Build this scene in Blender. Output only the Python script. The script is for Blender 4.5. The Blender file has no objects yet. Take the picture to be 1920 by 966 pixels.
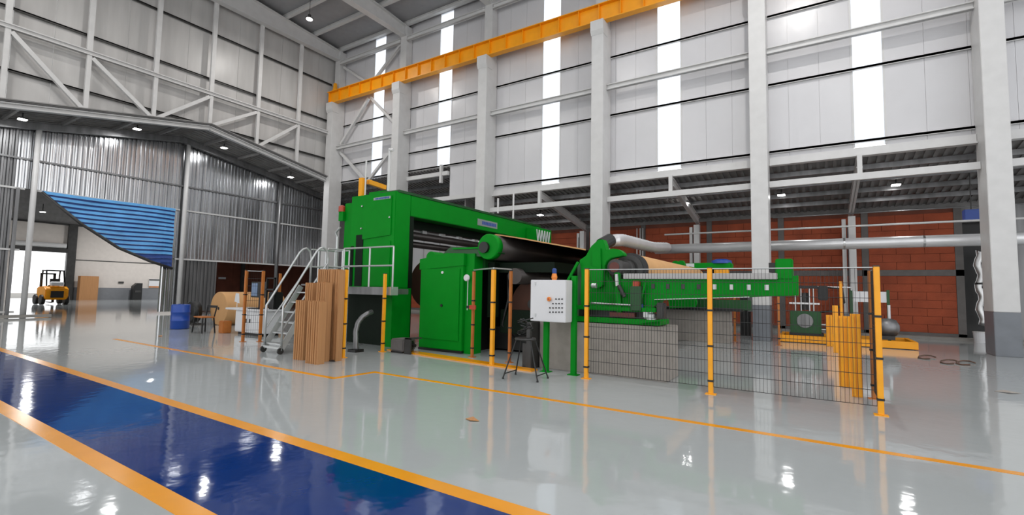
import bpy, bmesh, math, random
from mathutils import Vector, Matrix
random.seed(7)
S = bpy.context.scene
COL = S.collection
PI = math.pi

# ---------------------------------------------------------------- camera
FOC = 891.9          # focal length in pixels of the 1920 px wide frame
EYE = 1.6            # camera height in metres
def _axes():
    d = lambda x, y: Vector((x - 960, -(y - 483), -FOC))
    X = -d(-440, 518); X.normalize()
    Y = d(1530, 555); Y.normalize()
    Z = X.cross(Y); Z.normalize(); Y = Z.cross(X)
    return Matrix((X, Y, Z))
ROT = _axes()
cam_d = bpy.data.cameras.new('camera'); cam = bpy.data.objects.new('camera', cam_d); COL.objects.link(cam)
cam.matrix_world = Matrix.Translation((0, 0, EYE)) @ ROT.to_4x4()
cam_d.sensor_width = 36; cam_d.lens = FOC / 1920 * 36; cam_d.clip_end = 500; cam_d.clip_start = .05
S.camera = cam
def ray(px, py): return ROT @ Vector((px - 960, -(py - 483), -FOC))
def PY(px, py, y):                      # point of the plane Y = y (returns x, z)
    r = ray(px, py); t = y / r.y; return (r.x * t, r.z * t + EYE)
def PX(px, py, x):                      # point of the plane X = x (returns y, z)
    r = ray(px, py); t = x / r.x; return (r.y * t, r.z * t + EYE)
def G(px, py, z=0):
    r = ray(px, py); t = (z - EYE) / r.z; return (r.x * t, r.y * t)

# ---------------------------------------------------------------- sky and exposure
w = bpy.data.worlds.new('overcast_sky'); S.world = w; w.use_nodes = True
bg = w.node_tree.nodes['Background']; bg.inputs[0].default_value = (.95, .96, .97, 1); bg.inputs[1].default_value = 1.75
S.view_settings.view_transform = 'Standard'; S.view_settings.look = 'None'
S.view_settings.gamma = 1; S.view_settings.exposure = 0; S.view_settings.use_curve_mapping = False
S.cycles.use_denoising = True; S.cycles.max_bounces = 8; S.cycles.diffuse_bounces = 5
S.cycles.sample_clamp_indirect = 6; S.cycles.caustics_reflective = False; S.cycles.caustics_refractive = False

# ---------------------------------------------------------------- materials
def srgb(c): return tuple(((v / 255 + .055) / 1.055) ** 2.4 if v > 10 else v / 255 / 12.92 for v in c)
MATS = {}
def mat(name, rgb, rough=.5, metal=0, var=.12, scale=3.0, bump=0, bscale=40, emit=0, coat=0, stretch=(1, 1, 1), spec=.5):
    m = bpy.data.materials.new(name); m.use_nodes = True
    nt = m.node_tree; N = nt.nodes; L = nt.links; p = N['Principled BSDF']
    c = srgb(rgb)
    tc = N.new('ShaderNodeTexCoord'); mp = N.new('ShaderNodeMapping'); mp.inputs['Scale'].default_value = stretch
    L.new(tc.outputs['Object'], mp.inputs[0])
    no = N.new('ShaderNodeTexNoise'); no.inputs['Scale'].default_value = scale; no.inputs['Detail'].default_value = 4
    L.new(mp.outputs[0], no.inputs['Vector'])
    cr = N.new('ShaderNodeValToRGB'); e = cr.color_ramp.elements
    e[0].position = .3; e[1].position = .7
    e[0].color = tuple(v * (1 - var) for v in c) + (1,); e[1].color = tuple(min(1, v * (1 + var)) for v in c) + (1,)
    L.new(no.outputs['Fac'], cr.inputs[0]); L.new(cr.outputs[0], p.inputs['Base Color'])
    p.inputs['Roughness'].default_value = rough; p.inputs['Metallic'].default_value = metal
    p.inputs['Specular IOR Level'].default_value = spec
    if coat: p.inputs['Coat Weight'].default_value = coat; p.inputs['Coat Roughness'].default_value = .05
    if bump:
        n2 = N.new('ShaderNodeTexNoise'); n2.inputs['Scale'].default_value = bscale
        L.new(mp.outputs[0], n2.inputs['Vector'])
        b = N.new('ShaderNodeBump'); b.inputs['Strength'].default_value = bump; b.inputs['Distance'].default_value = .02
        L.new(n2.outputs['Fac'], b.inputs['Height']); L.new(b.outputs[0], p.inputs['Normal'])
    if emit:
        p.inputs['Emission Color'].default_value = (1, .98, .95, 1); p.inputs['Emission Strength'].default_value = emit
    MATS[name] = m; return m
WHITE = mat('white_painted_steel', (203, 202, 201), .45, var=.04)
CLAD = mat('cladding_sheet', (204, 203, 205), .28, var=.03, scale=.7, bump=.35, bscale=1.5)
CLADL = mat('dull_cladding_sheet', (184, 182, 180), .34, var=.10, scale=.9, bump=.15, bscale=2.0, stretch=(1, 2.2, .3))
ROOFM = mat('roof_deck', (150, 150, 152), .5, var=.05)
DARKROOF = mat('galvanised_roof_underside', (132, 130, 129), .55, var=.12, stretch=(1, 1, 1))
GALV = mat('galvanised_sheet', (205, 206, 208), .17, metal=.95, var=.35, scale=2, bump=.5, bscale=2, stretch=(5, 5, .07))
GALVD = mat('weathered_galvanised_sheet', (128, 128, 129), .42, metal=.75, var=.25, scale=1.2, bump=.2, bscale=3, stretch=(3, 3, .35))
GREYP = mat('grey_plinth_paint', (112, 116, 122), .35, var=.08)
BRICK = mat('hollow_clay_brick', (150, 70, 42), .85, var=.2, scale=1.5, bump=.3, bscale=30)
BRICKD = mat('brown_clay_brick', (112, 62, 46), .85, var=.2, scale=1.5)
CONC = mat('concrete', (140, 137, 132), .8, var=.10, scale=4, bump=.2)
CONCD = mat('dark_concrete', (100, 96, 94), .8, var=.1, scale=4)
CONCW = mat('block_concrete', (150, 143, 136), .8, var=.10, scale=5, bump=.2)
YEL = mat('yellow_crane_paint', (240, 160, 14), .4, var=.05)
YELP = mat('yellow_post_paint', (243, 166, 24), .4, var=.08)
BRNP = mat('orange_brown_post_paint', (176, 104, 42), .5, var=.15)
GREEN = mat('green_machine_enamel', (0, 130, 28), .5, var=.05, spec=.12)
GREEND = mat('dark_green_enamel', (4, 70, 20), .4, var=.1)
GREENX = mat('shaded_green_black', (4, 22, 8), .6, var=.2, spec=.2)  # machine green darkened to carry the shade of recesses and undersides
BLACK = mat('black_paint', (18, 18, 18), .45, var=.2)
DGREY = mat('dark_grey_steel', (62, 61, 60), .45, metal=.4, var=.2)
ROLLER = mat('dark_rubber_roller', (66, 60, 58), .35, var=.1, metal=.3)
STEEL = mat('bright_steel', (190, 190, 190), .28, metal=.9, var=.1)
ALU = mat('aluminium_tube', (188, 190, 190), .35, metal=.6, var=.08)
RAILM = mat('machined_rail', (165, 163, 162), .4, metal=.5, var=.05)
DUCT = mat('polished_duct_sheet', (220, 220, 221), .3, metal=.4, var=.05, scale=2)
KRAFT = mat('kraft_paper', (196, 150, 100), .75, var=.06, scale=2)
KRAFTD = mat('dark_kraft_paper', (74, 42, 28), .7, var=.15)
CARD = mat('cardboard', (172, 124, 80), .8, var=.10, scale=3, stretch=(12, 12, .4))
BLUEDR = mat('blue_plastic', (24, 66, 150), .35, var=.06)
BLUET = mat('blue_tarpaulin', (88, 160, 218), .5, var=.12, scale=2)
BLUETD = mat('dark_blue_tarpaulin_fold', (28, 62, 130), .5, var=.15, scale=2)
BLUEF = mat('blue_floor_paint', (0, 44, 108), .07, var=.05, bump=.10, bscale=4.5, spec=.4)
YELF = mat('yellow_floor_paint', (226, 148, 16), .22, var=.06, bump=.03, bscale=2.4)
BOX = mat('light_grey_enamel', (212, 212, 214), .4, var=.02)
RED = mat('red_lamp_plastic', (170, 60, 34), .4, var=.1)
ORNG = mat('orange_plastic', (222, 130, 50), .4, var=.1)
LEDM = mat('lamp_lens', (255, 255, 255), .3, emit=14)
WALLW = mat('cream_wall_plaster', (205, 197, 190), .8, var=.04)
DADO = mat('grey_dado_paint', (118, 120, 124), .7, var=.05)
FORKY = mat('forklift_yellow', (246, 160, 10), .35, var=.05)
NAVY = mat('blue_lettering', (58, 84, 160), .5, var=.05)
SILV = mat('silver_plate', (150, 160, 155), .4, metal=.4, var=.05)

def floor_mat():
    m = mat('grey_epoxy', (168, 172, 172), .11, var=.025, scale=.35, bump=.09, bscale=4.5)
    nt = m.node_tree; N = nt.nodes; L = nt.links; p = N['Principled BSDF']
    n = N.new('ShaderNodeTexNoise'); n.inputs['Scale'].default_value = .7; n.inputs['Detail'].default_value = 5
    L.new(N['Texture Coordinate'].outputs['Object'], n.inputs['Vector'])
    r = N.new('ShaderNodeMapRange'); r.inputs['To Min'].default_value = .035; r.inputs['To Max'].default_value = .09
    L.new(n.outputs['Fac'], r.inputs[0]); L.new(r.outputs[0], p.inputs['Roughness'])
    return m
FLOORM = floor_mat()
def strip_mat():
    m = bpy.data.materials.new('translucent_skylight'); m.use_nodes = True
    nt = m.node_tree; N = nt.nodes; L = nt.links
    N.remove(N['Principled BSDF']); o = N['Material Output']
    t = N.new('ShaderNodeBsdfTransparent'); t.inputs[0].default_value = (.93, .96, 1, 1)
    d = N.new('ShaderNodeBsdfTranslucent'); d.inputs[0].default_value = (.9, .92, .95, 1)
    x = N.new('ShaderNodeMixShader'); x.inputs[0].default_value = .45
    L.new(t.outputs[0], x.inputs[1]); L.new(d.outputs[0], x.inputs[2]); L.new(x.outputs[0], o.inputs[0])
    return m
SKYL = strip_mat()

# ---------------------------------------------------------------- mesh helpers
class B:
    def __init__(s): s.v = []; s.f = []
    def add(s, vs, fs):
        n = len(s.v); s.v += [tuple(v) for v in vs]; s.f += [tuple(i + n for i in f) for f in fs]; return s
    def box(s, x0, x1, y0, y1, z0, z1):
        return s.add([(x, y, z) for z in (z0, z1) for x, y in ((x0, y0), (x1, y0), (x1, y1), (x0, y1))],
                     [(3, 2, 1, 0), (4, 5, 6, 7), (0, 1, 5, 4), (1, 2, 6, 5), (2, 3, 7, 6), (3, 0, 4, 7)])
    def bar(s, a, b, wd, ht=None, up=(0, 0, 1)):
        ht = ht or wd; a = Vector(a); b = Vector(b); d = (b - a).normalized(); up = Vector(up)
        if abs(d.dot(up)) > .98: up = Vector((1, 0, 0))
        r = d.cross(up).normalized() * wd / 2; u = r.cross(d).normalized() * ht / 2
        vs = [p + r * i + u * j for p in (a, b) for i, j in ((-1, -1), (1, -1), (1, 1), (-1, 1))]
        return s.add(vs, [(3, 2, 1, 0), (4, 5, 6, 7), (0, 1, 5, 4), (1, 2, 6, 5), (2, 3, 7, 6), (3, 0, 4, 7)])
    def tube(s, pts, r, n=10, cap=True):
        pts = [Vector(p) for p in pts]; rr = r if isinstance(r, (list, tuple)) else [r] * len(pts)
        rings = []; ref = None
        for i, p in enumerate(pts):
            d = (pts[min(i + 1, len(pts) - 1)] - pts[max(i - 1, 0)]).normalized()
            if ref is None: ref = Vector((0, 0, 1)) if abs(d.z) < .9 else Vector((1, 0, 0))
            a = d.cross(ref).normalized(); b = a.cross(d).normalized(); ref = b
            rings.append([p + (a * math.cos(t) + b * math.sin(t)) * rr[i] for t in [2 * PI * k / n for k in range(n)]])
        vs = [v for R in rings for v in R]; fs = []
        for i in range(len(pts) - 1):
            for k in range(n):
                fs.append((i * n + k, i * n + (k + 1) % n, (i + 1) * n + (k + 1) % n, (i + 1) * n + k))
        if cap: fs.append(tuple(range(n))[::-1]); fs.append(tuple((len(pts) - 1) * n + k for k in range(n)))
        return s.add(vs, fs)
    def lathe(s, c, prof, n=24, axis='z'):
        pts = []
        for r, h in prof:
            for k in range(n):
                t = 2 * PI * k / n; a, b = r * math.cos(t), r * math.sin(t)
                pts.append((c[0] + a, c[1] + b, c[2] + h) if axis == 'z' else (c[0] + a, c[1] + h, c[2] + b) if axis == 'y' else (c[0] + h, c[1] + a, c[2] + b))
        fs = []
        for i in range(len(prof) - 1):
            for k in range(n): fs.append((i * n + k, i * n + (k + 1) % n, (i + 1) * n + (k + 1) % n, (i + 1) * n + k))
        fs.append(tuple(range(n))[::-1]); fs.append(tuple((len(prof) - 1) * n + k for k in range(n)))
        return s.add(pts, fs)
    def prism(s, poly, y0, y1, plane='xz'):
        n = len(poly)
        mk = {'xz': lambda a, b, c: (a, c, b), 'yz': lambda a, b, c: (c, a, b), 'xy': lambda a, b, c: (a, b, c)}[plane]
        vs = [mk(a, b, y0) for a, b in poly] + [mk(a, b, y1) for a, b in poly]
        fs = [tuple(range(n))[::-1], tuple(range(n, 2 * n))] + [(i, (i + 1) % n, n + (i + 1) % n, n + i) for i in range(n)]
        return s.add(vs, fs)
    def ibeam(s, a, b, h, fw, t=.03, up=(0, 0, 1)):
        a = Vector(a); b = Vector(b); d = (b - a).normalized(); r = d.cross(Vector(up)).normalized(); u = r.cross(d)
        s.bar(a, b, t, h, up); s.bar(a + u * (h / 2 - t / 2), b + u * (h / 2 - t / 2), fw, t, up); s.bar(a - u * (h / 2 - t / 2), b - u * (h / 2 - t / 2), fw, t, up)
        return s
def root_loc(o):
    v = Vector((0, 0, 0))
    while o is not None: v += o.location; o = o.parent
    return v
def obj(name, b, m, parent=None, bevel=0, smooth=False, kind=None, label=None):
    me = bpy.data.meshes.new(name)
    off = root_loc(parent) if parent else Vector((0, 0, 0))
    me.from_pydata([(v[0] - off.x, v[1] - off.y, v[2] - off.z) for v in b.v], [], b.f)
    bm = bmesh.new(); bm.from_mesh(me); bmesh.ops.recalc_face_normals(bm, faces=bm.faces)
    if bevel: bmesh.ops.bevel(bm, geom=bm.edges[:], offset=bevel, segments=2, affect='EDGES', clamp_overlap=True)
    bm.to_mesh(me); bm.free()
    me.materials.append(m)
    if smooth:
        for p in me.polygons: p.use_smooth = len(p.vertices) == 4
    o = bpy.data.objects.new(name, me); COL.objects.link(o)
    if parent: o.parent = parent
    if kind: o['kind'] = kind
    if label: o['label'] = label
    return o
def tag(o, label, cat, group=None):
    o['label'] = label; o['category'] = cat
    if group: o['group'] = group
    return o
def thing(name, label, cat, loc=(0, 0, 0), group=None):
    o = bpy.data.objects.new(name, None); COL.objects.link(o); o.location = loc; o.empty_display_size = .1
    return tag(o, label, cat, group)
def struct(name, b=None, m=None, **k):
    if b is None: o = bpy.data.objects.new(name, None); COL.objects.link(o)
    else: o = obj(name, b, m, **k)
    o['kind'] = 'structure'; return o
def dup(root, loc, label=None):
    def cp(o, par):
        c = o.copy(); COL.objects.link(c); c.parent = par
        for ch in o.children: cp(ch, c)
        return c
    r = cp(root, None); r.location = loc
    if label: r['label'] = label
    return r
def share(name, me_obj, parent, loc):
    c = me_obj.copy(); c.name = name; COL.objects.link(c); c.parent = parent; c.location = loc; return c

# ================================================================ THE SETTING
XL, XR = -26.7, 16.0
# ---- floor
fl = struct('floor', B().box(-62, 17, -15, 31, -.3, 0), FLOORM)
obj('blue_walkway', B().box(-55, 12, 1.80, 2.97, 0, .004), BLUEF, fl, label='glossy blue painted walkway')
obj('painted_line', B().box(-55, 12, 2.97, 3.13, 0, .005), YELF, fl)
obj('painted_line', B().box(-55, 12, 1.64, 1.80, 0, .005), YELF, fl)
obj('painted_line', B().box(-7.12, 12, 6.28, 6.38, 0, .004), YELF, fl)
obj('painted_line', B().prism([(-7.22, 5.42), (-7.10, 5.42), (-7.02, 6.38), (-7.14, 6.38)], 0, .0045, 'xy'), YELF, fl)
obj('painted_line', B().box(-16.9, -7.12, 5.42, 5.53, 0, .004), YELF, fl)
obj('painted_line', B().prism([(-9.3, 8.68), (-4.75, 8.22), (-4.75, 8.46), (-9.3, 9.02)], 0, .03, 'xy'), YELF, fl, label='raised yellow painted kerb along the machine foot')
struct('ground_outside', B().box(-90, -62, -40, 60, -.35, -.02), CONC)

# ---- long wall with skylight strips, Y = 19.75
STR = [(-23.15, -22.15), (-17.75, -16.75), (-11.05, -10.05), (-5.5, -4.5), (1.2, 2.08), (7.3, 8.3)]
wr = struct('wall_right')
YW = 19.75
def zlow(x):
    return 8.3 if x < -20.0 else 8.45 if x < -16.75 else 6.45
edges = []
x = XL
cuts = sorted([a for s_ in STR for a in s_])
segs = []; px_ = XL
for a, b in STR:
    segs.append((px_, a, 0)); segs.append((a, b, 1)); px_ = b
segs.append((px_, XR, 0))
wn = 1
for a, b, sky in segs:
    if sky:
        wo = struct('window_%d' % wn); wn += 1
        zb = zlow((a + b) / 2) + (.25 if a > -17 else 0)
        zs = [zb, 9.4, 12.05, 14.6, 17.3] if zb < 9 else [zb, 12.05, 17.3]
        for z0, z1 in zip(zs, zs[1:]):
            obj('pane', B().box(a + .01, b - .01, YW, YW + .02, z0 + .01, z1 - .01), SKYL, wo)
        f = B()
        for xx in (a, b): f.box(xx - .03, xx + .03, YW - .012, YW + .05, zb, 17.3)
        obj('window_frame', f, WHITE, wo)
        continue
    n = max(1, round((b - a) / 1.0)); 
    for i in range(n):
        x0 = a + (b - a) * i / n; x1 = a + (b - a) * (i + 1) / n
        obj('cladding_panel', B().box(x0 + .004, x1 - .004, YW, YW + .06, zlow((x0 + x1) / 2), 17.3), CLAD, wr)
    obj('backing_sheet', B().box(a, b, YW + .02, YW + .10, zlow((a + b) / 2) + .02, 17.3), CLAD, wr)
g = B()
for z in (9.4, 12.05, 14.6): pass
CX = [-26.4, -20.4, -14.27, -8.08, -1.9, 4.24, 10.4]
for i in range(6):
    x0, x1 = CX[i] + .56, CX[i + 1] - .01
    for z in ([9.4, 12.05] + ([6.85] if i > 1 else [8.35])):
        obj('girt', B().box(x0, x1, YW - .10, YW - .005, z - .02, z + .06).box(x0, x1, YW - .10, YW - .09, z - .038, z + .06), WHITE, wr)
    for z in (10.55, 16.2):
        b = B().box(x0, x1, 19.15, 19.35, z - .14, z - .11).box(x0, x1, 19.15, 19.35, z + .06, z + .09).box(x0, x1, 19.24, 19.27, z - .14, z + .09)
        obj('wall_beam', b, WHITE, wr)
    if i > 1:
        obj('wall_beam', B().box(x0, x1, 19.55, 19.70, 6.32, 6.62).box(x0, x1, 19.45, 19.55, 6.32, 6.36), WHITE, wr)
        obj('wall_beam', B().box(x0, x1, 19.28, 19.42, 5.48, 5.70), WHITE, wr)
        xm = {2: -10.9, 3: -4.85, 4: 1.32, 5: 7.5}[i]
        obj('beam_post', B().box(xm - .07, xm + .07, 19.32, 19.46, 5.70, 6.34), WHITE, wr)
    elif i == 1:
        obj('wall_beam', B().box(x0, x1, 19.55, 19.70, 6.40, 6.62), WHITE, wr)
        obj('wall_beam', B().box(x0, -16.75, 19.55, 19.70, 7.80, 8.02), WHITE, wr)
        obj('beam_post', B().box(-17.3, -17.16, 19.5, 19.66, 7.4, 8.4), WHITE, wr)
    # ---- roof over the main bay with unseen skylights added for soft top light
ce = struct('ceiling')
def zroof(y): return 17.25 + (19.7 - y) * .073 if y > 3 else 17.25 + (19.7 - 3) * .073 - (3 - y) * .073
def roofslab(x0, x1, y0, y1):
    ym = 3
    for a, b in ((y0, min(y1, ym)), (max(y0, ym), y1)):
        if b > a:
            obj('roof_sheet', B().prism([(a, zroof(a)), (b, zroof(b)), (b, zroof(b) + .08), (a, zroof(a) + .08)], x0, x1, 'yz'), ROOFM, ce)
roofslab(XL, -13, -14, YW + .1)
x = -13
while x < 15.5:
    roofslab(x, x + 2.0, -14, YW + .1)
    roofslab(x + 2.0, x + 3.5, 16.2, YW + .1)
    for a, b in ((-14, 3), (3, 16.2)):
        obj('added_skylight', B().prism([(a, zroof(a) + .02), (b, zroof(b) + .02), (b, zroof(b) + .04), (a, zroof(a) + .04)], x + 2.0, x + 3.5, 'yz'), SKYL, ce)
    x += 3.5
y = 19.3; 
while y > -13:
    z = zroof(y) - .13
    obj('purlin', B().box(XL + .1, XR, y - .09, y + .09, z + .08, z + .11).box(XL + .1, XR, y - .02, y + .02, z - .1, z + .1).box(XL + .1, XR, y - .09, y + .09, z - .12, z - .09), WHITE, ce)
    y -= 1.92
for i, cx in enumerate(CX):
    b = B(); xm = cx + .26 if i else -26.1
    for a, c in ((-14, 3), (3, 19.55)):
        za, zc = zroof(a) - .26, zroof(c) - .26
        zb = 16.42
        b.prism([(a, zb), (c, zb), (c, zc), (a, za)], xm - .02, xm + .02, 'yz')
        b.prism([(a, zb - .03), (c, zb - .03), (c, zb), (a, zb)], xm - .2, xm + .2, 'yz')
        b.prism([(a, za - .03), (c, zc - .03), (c, zc), (a, za)], xm - .2, xm + .2, 'yz')
    obj('roof_rafter', b, WHITE, ce)

# ---- columns
posn = ['corner column behind the tall green machine, standing where both walls meet',
        'second column from the left corner, rising behind the green gantry top',
        'third column from the left corner, its foot hidden by the green gantry beam',
        'column rising behind the hooked green roll stand, fourth from the left corner',
        'column with a grey painted foot seen through the wire mesh fence',
        'nearest big column at the right edge with a grey painted foot']
for i in range(6):
    cx = CX[i]; t = thing('steel_column', 'white square ' + posn[i], 'column', (cx + .27, 19.2, 0), 'white wall columns')
    obj('lower_shaft', B().box(cx, cx + .55, 18.8, 19.72, 1.24, 13.35), WHITE, t, bevel=.012)
    obj('painted_base', B().box(cx - .004, cx + .554, 18.796, 19.724, 0, 1.24), GREYP, t, bevel=.012, label='grey painted lower end')
    obj('corbel', B().prism([(18.70, 12.98), (18.79, 12.8), (19.22, 12.8), (19.22, 13.42), (18.70, 13.42)], cx - .02, cx + .57, 'yz'), WHITE, t)
    obj('upper_shaft', B().box(cx, cx + .5, 19.25, 19.73, 13.35, 17.0), WHITE, t, bevel=.01)

# ---- crane runway
t = thing('crane_runway_beam', 'long yellow crane runway girder resting on the white column brackets', 'crane beam', (-10, 18.85, 13.43))
b = B().box(-26.5, 12, 18.98, 19.01, 13.44, 14.2)
obj('web', b, YEL, t); obj('top_flange', B().box(-26.5, 12, 18.80, 19.2, 14.17, 14.21), YEL, t)
obj('bottom_flange', B().box(-26.5, 12, 18.83, 19.16, 13.43, 13.47), YEL, t)
obj('rail', B().box(-26.5, 12, 18.96, 19.03, 14.21, 14.28), mat('rusty_rail', (110, 70, 30), .6), t, label='rust-brown crane rail')
x = -26.4
while x < 12:
    obj('stiffener', B().box(x, x + .025, 18.84, 18.985, 13.46, 14.18), YEL, t); x += .98
obj('end_stop', B().prism([(-26.25, 14.21), (-25.65, 14.21), (-25.85, 14.4), (-25.9, 14.75), (-26.05, 14.75), (-26.1, 14.4)], 18.93, 19.07), YEL, t)

# ---- bracing in the first bay
t = thing('cross_bracing', 'white steel tube bracing between the corner column and its neighbour', 'bracing', (-23.2, 19.3, 8))
for a, b_ in [((-25.75, 15.95), (-23.25, 14.3)), ((-20.5, 16.15), (-22.95, 14.3)), ((-25.75, 10.8), (-23.25, 13.35)), ((-20.5, 11.05), (-23.05, 13.35)), ((-25.75, 10.3), (-23.2, 8.1)), ((-20.5, 10.2), (-23.0, 8.1))]:
    obj('brace', B().bar((a[0], 19.45, a[1]), (b_[0], 19.45, b_[1]), .15, .15), WHITE, t)

# ---- left end wall above the opening, X = -26.7
wl = struct('wall_left')
def zann(y): return 9.72 - .178 * abs(y - 11.8)
y = -14.0
while y < 19.7:
    y1 = min(y + 1.24, 19.72)
    obj('cladding_panel', B().prism([(y + .006, zann(y)), (y1 - .006, zann(y1)), (y1 - .006, zroof(y1)), (y + .006, zroof(y))], -26.76, -26.70, 'yz'), CLADL, wl)
    y = y1
for z in (9.9, 12.4, 14.87):
    obj('girt', B().box(-26.70, -26.58, -14, 19.2, z - .02, z + .03).box(-26.6, -26.58, -14, 19.2, z - .08, z + .03), DGREY if z < 20 else WHITE, wl)
t = thing('wall_truss', 'long white steel truss above the opening into the neighbouring hall', 'truss', (-26.3, 8, 9))
obj('top_chord', B().ibeam((-26.3, -14, 11.5), (-26.3, 18.85, 11.5), .2, .22, .04), WHITE, t)
for a, c in ((-14, 11.8), (11.8, 18.85)):
    obj('bottom_chord', B().ibeam((-26.3, a, zann(a) - .05), (-26.3, c, zann(c) - .05), .22, .26, .05), WHITE, t)
ys = [4.42 + 2.47 * k for k in range(-7, 6)]
for k, y in enumerate(ys):
    obj('vertical', B().box(-26.38, -26.24, y - .08, y + .08, zann(y), 11.42), WHITE, t)
    obj('vertical', B().box(-26.38, -26.24, y - .08 - .03, y + .08, 11.58, 16.5), WHITE, t)
    y2 = y + 2.47
    if y2 < 19:
        if y < 9: a, b_ = (y + .1, 11.3), (y2 - .1, zann(y2) + .15)
        else: a, b_ = (y + .1, zann(y) + .15), (y2 - .1, 11.3)
        obj('diagonal', B().bar((-26.3, a[0], a[1]), (-26.3, b_[0], b_[1]), .16, .16, up=(1, 0, 0)), WHITE, t)

# ---- neighbouring hall roof (gable)
hr = struct('ceiling_annex')
for a, c in ((-2, 11.8), (11.8, 24.5)):
    x = -61
    while x < -26.8:
        b = B(); n = 1
        b.prism([(a, zann(a) + .12), (c, zann(c) + .12), (c, zann(c) + .16), (a, zann(a) + .16)], x, x + 1.0, 'yz')
        for q in range(3): b.prism([(a, zann(a) + .08), (c, zann(c) + .08), (c, zann(c) + .12), (a, zann(a) + .12)], x + .12 + q * .33, x + .2 + q * .33, 'yz')
        obj('roof_sheet', b, DARKROOF, hr); x += 1
for y in (3.2, 5.0, 6.9, 8.8, 10.7, 12.9, 14.8, 16.7, 18.6, 20.5):
    obj('purlin', B().box(-61, -26.8, y - .05, y + .05, zann(y) - .08, zann(y) + .07), DARKROOF, hr)
for X_ in (-29.15, -36, -43, -50):
    for a, c in ((-2, 11.8), (11.8, 24.5)):
        obj('roof_rafter', B().ibeam((X_, a, zann(a) - .2), (X_, c, zann(c) - .2), .32, .2, .03), GALVD, hr)

# ---- corrugated partition, X = -29.5
wc = struct('wall_corrugated')
def sheet(y0, y1, zb, ztf, m):
    b = B(); n = max(1, round((y1 - y0) / .18)); p = []
    for i in range(n):
        a = y0 + (y1 - y0) * i / n; d = (y1 - y0) / n
        p += [(a, 0), (a + d * .35, 0), (a + d * .5, .07), (a + d * .85, .07)]
    p.append((y1, 0))
    vs = []; fs = []
    for yy, dx in p: vs += [(-29.5 + dx, yy, zb), (-29.5 + dx, yy, ztf(yy))]
    for i in range(len(p) - 1): fs.append((2 * i, 2 * i + 2, 2 * i + 3, 2 * i + 1))
    b.add(vs, fs); o = obj('metal_sheet', b, m, wc)
    return o
topf = lambda y: zann(y) - .3
rs = random.Random(3)
y = -2.0
while y < 21.5:
    y1 = y + .95
    if y1 <= 5.99: sheet(y, y1 - .01, 2.99, topf, GALVD); sheet(y, y1 - .01, .1, lambda q: 2.99, GALVD)
    elif y < 12.0:
        if y1 > 11.8: sheet(y, y1 - .01, .1, topf, GALV)
        else: sheet(y, y1 - .01, 5.7, topf, GALV)
    elif y1 < 14.2: sheet(y, y1 - .01, 2.98, topf, GALV); sheet(y, y1 - .01, .1, lambda q: 2.98, GALVD)
    else: sheet(y, y1 - .01, 2.98, topf, GALV)
    y = y1
for (a, c, z) in ((-2, 5.9, 5.66), (6.3, 12.0, 5.66), (12.2, 21.5, 5.66), (-2, 5.9, 2.96), (11.9, 21.5, 2.96), (-2, 21.5, 7.0), (-2, 5.9, .25)):
    obj('girt', B().box(-29.44, -29.36, a, c, z - .04, z + .04), WHITE if z < 6.5 else GALVD, wc)
for y in (6.15, 12.15, 17.6):
    obj('post', B().tube([(-29.2, y, 0), (-29.2, y, zann(y) - .35)], .105, 12), WHITE if y < 17 else GALVD, wc, smooth=True)
obj('sheet_post', B().box(-29.42, -29.3, 5.62, 5.74, 0, 5.66), GALVD, wc)

# ---- neighbouring hall far wall
wf = struct('wall_far')
X0 = -56.0
obj('wall_panel', B().box(X0 - .2, X0, 14.55, 31, 1.12, 6.7), WALLW, wf)
obj('wall_panel', B().box(X0 - .2, X0, -5, 10.9, 0, 6.7), WALLW, wf)
obj('wall_panel', B().box(X0 - .2, X0, 10.9, 14.55, 4.3, 6.7), WALLW, wf)
obj('dado', B().box(X0 - .22, X0 + .02, 14.55, 31, 0, 1.12), DADO, wf, label='grey painted lower band')
obj('upper_sheeting', B().box(X0 - .2, X0, -5, 31, 6.7, 9.7), DARKROOF, wf)
obj('beam', B().box(X0, X0 + .2, -5, 31, 6.6, 6.75), DGREY, wf)
obj('conduit', B().box(X0, X0 + .05, 14.9, 31, 3.55, 3.62), DGREY, wf)
obj('post', B().box(X0 - .1, X0 + .3, 14.2, 14.8, 0, 6.7), DGREY, wf)
dr = struct('door_1')
obj('door_header', B().box(X0 - .05, X0 + .35, 10.6, 14.3, 4.15, 4.5), DGREY, dr)
obj('door_roll', B().lathe((X0 + .2, 10.9, 4.75), [(.22, 0), (.22, 3.2)], 12, 'y'), WHITE, dr)
# brown brick partition seen below the corrugated sheets
wb = struct('wall_brown')
for c in range(12):
    y0 = 16.2 + c * 1.1
    obj('wall_panel', B().box(-36.2, -36 + .02 * (c % 2), y0 + .01, y0 + 1.09, 0, 4.2), BRICKD, wb)
obj('post', B().box(-35.9, -35.7, 18.9, 19.1, 0, 4.2), DGREY, wb)
obj('wall_panel', B().box(-36.25, -36.2, 16.2, 29.4, 0, 4.2), DGREY, wb)
obj('wall_panel', B().box(-36.2, -29.6, 24.6, 24.8, 0, 9), DARKROOF, wb)
obj('sign', B().box(-35.97, -35.95, 17.4, 17.9, 2.0, 2.15), BOX, wb)

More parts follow.
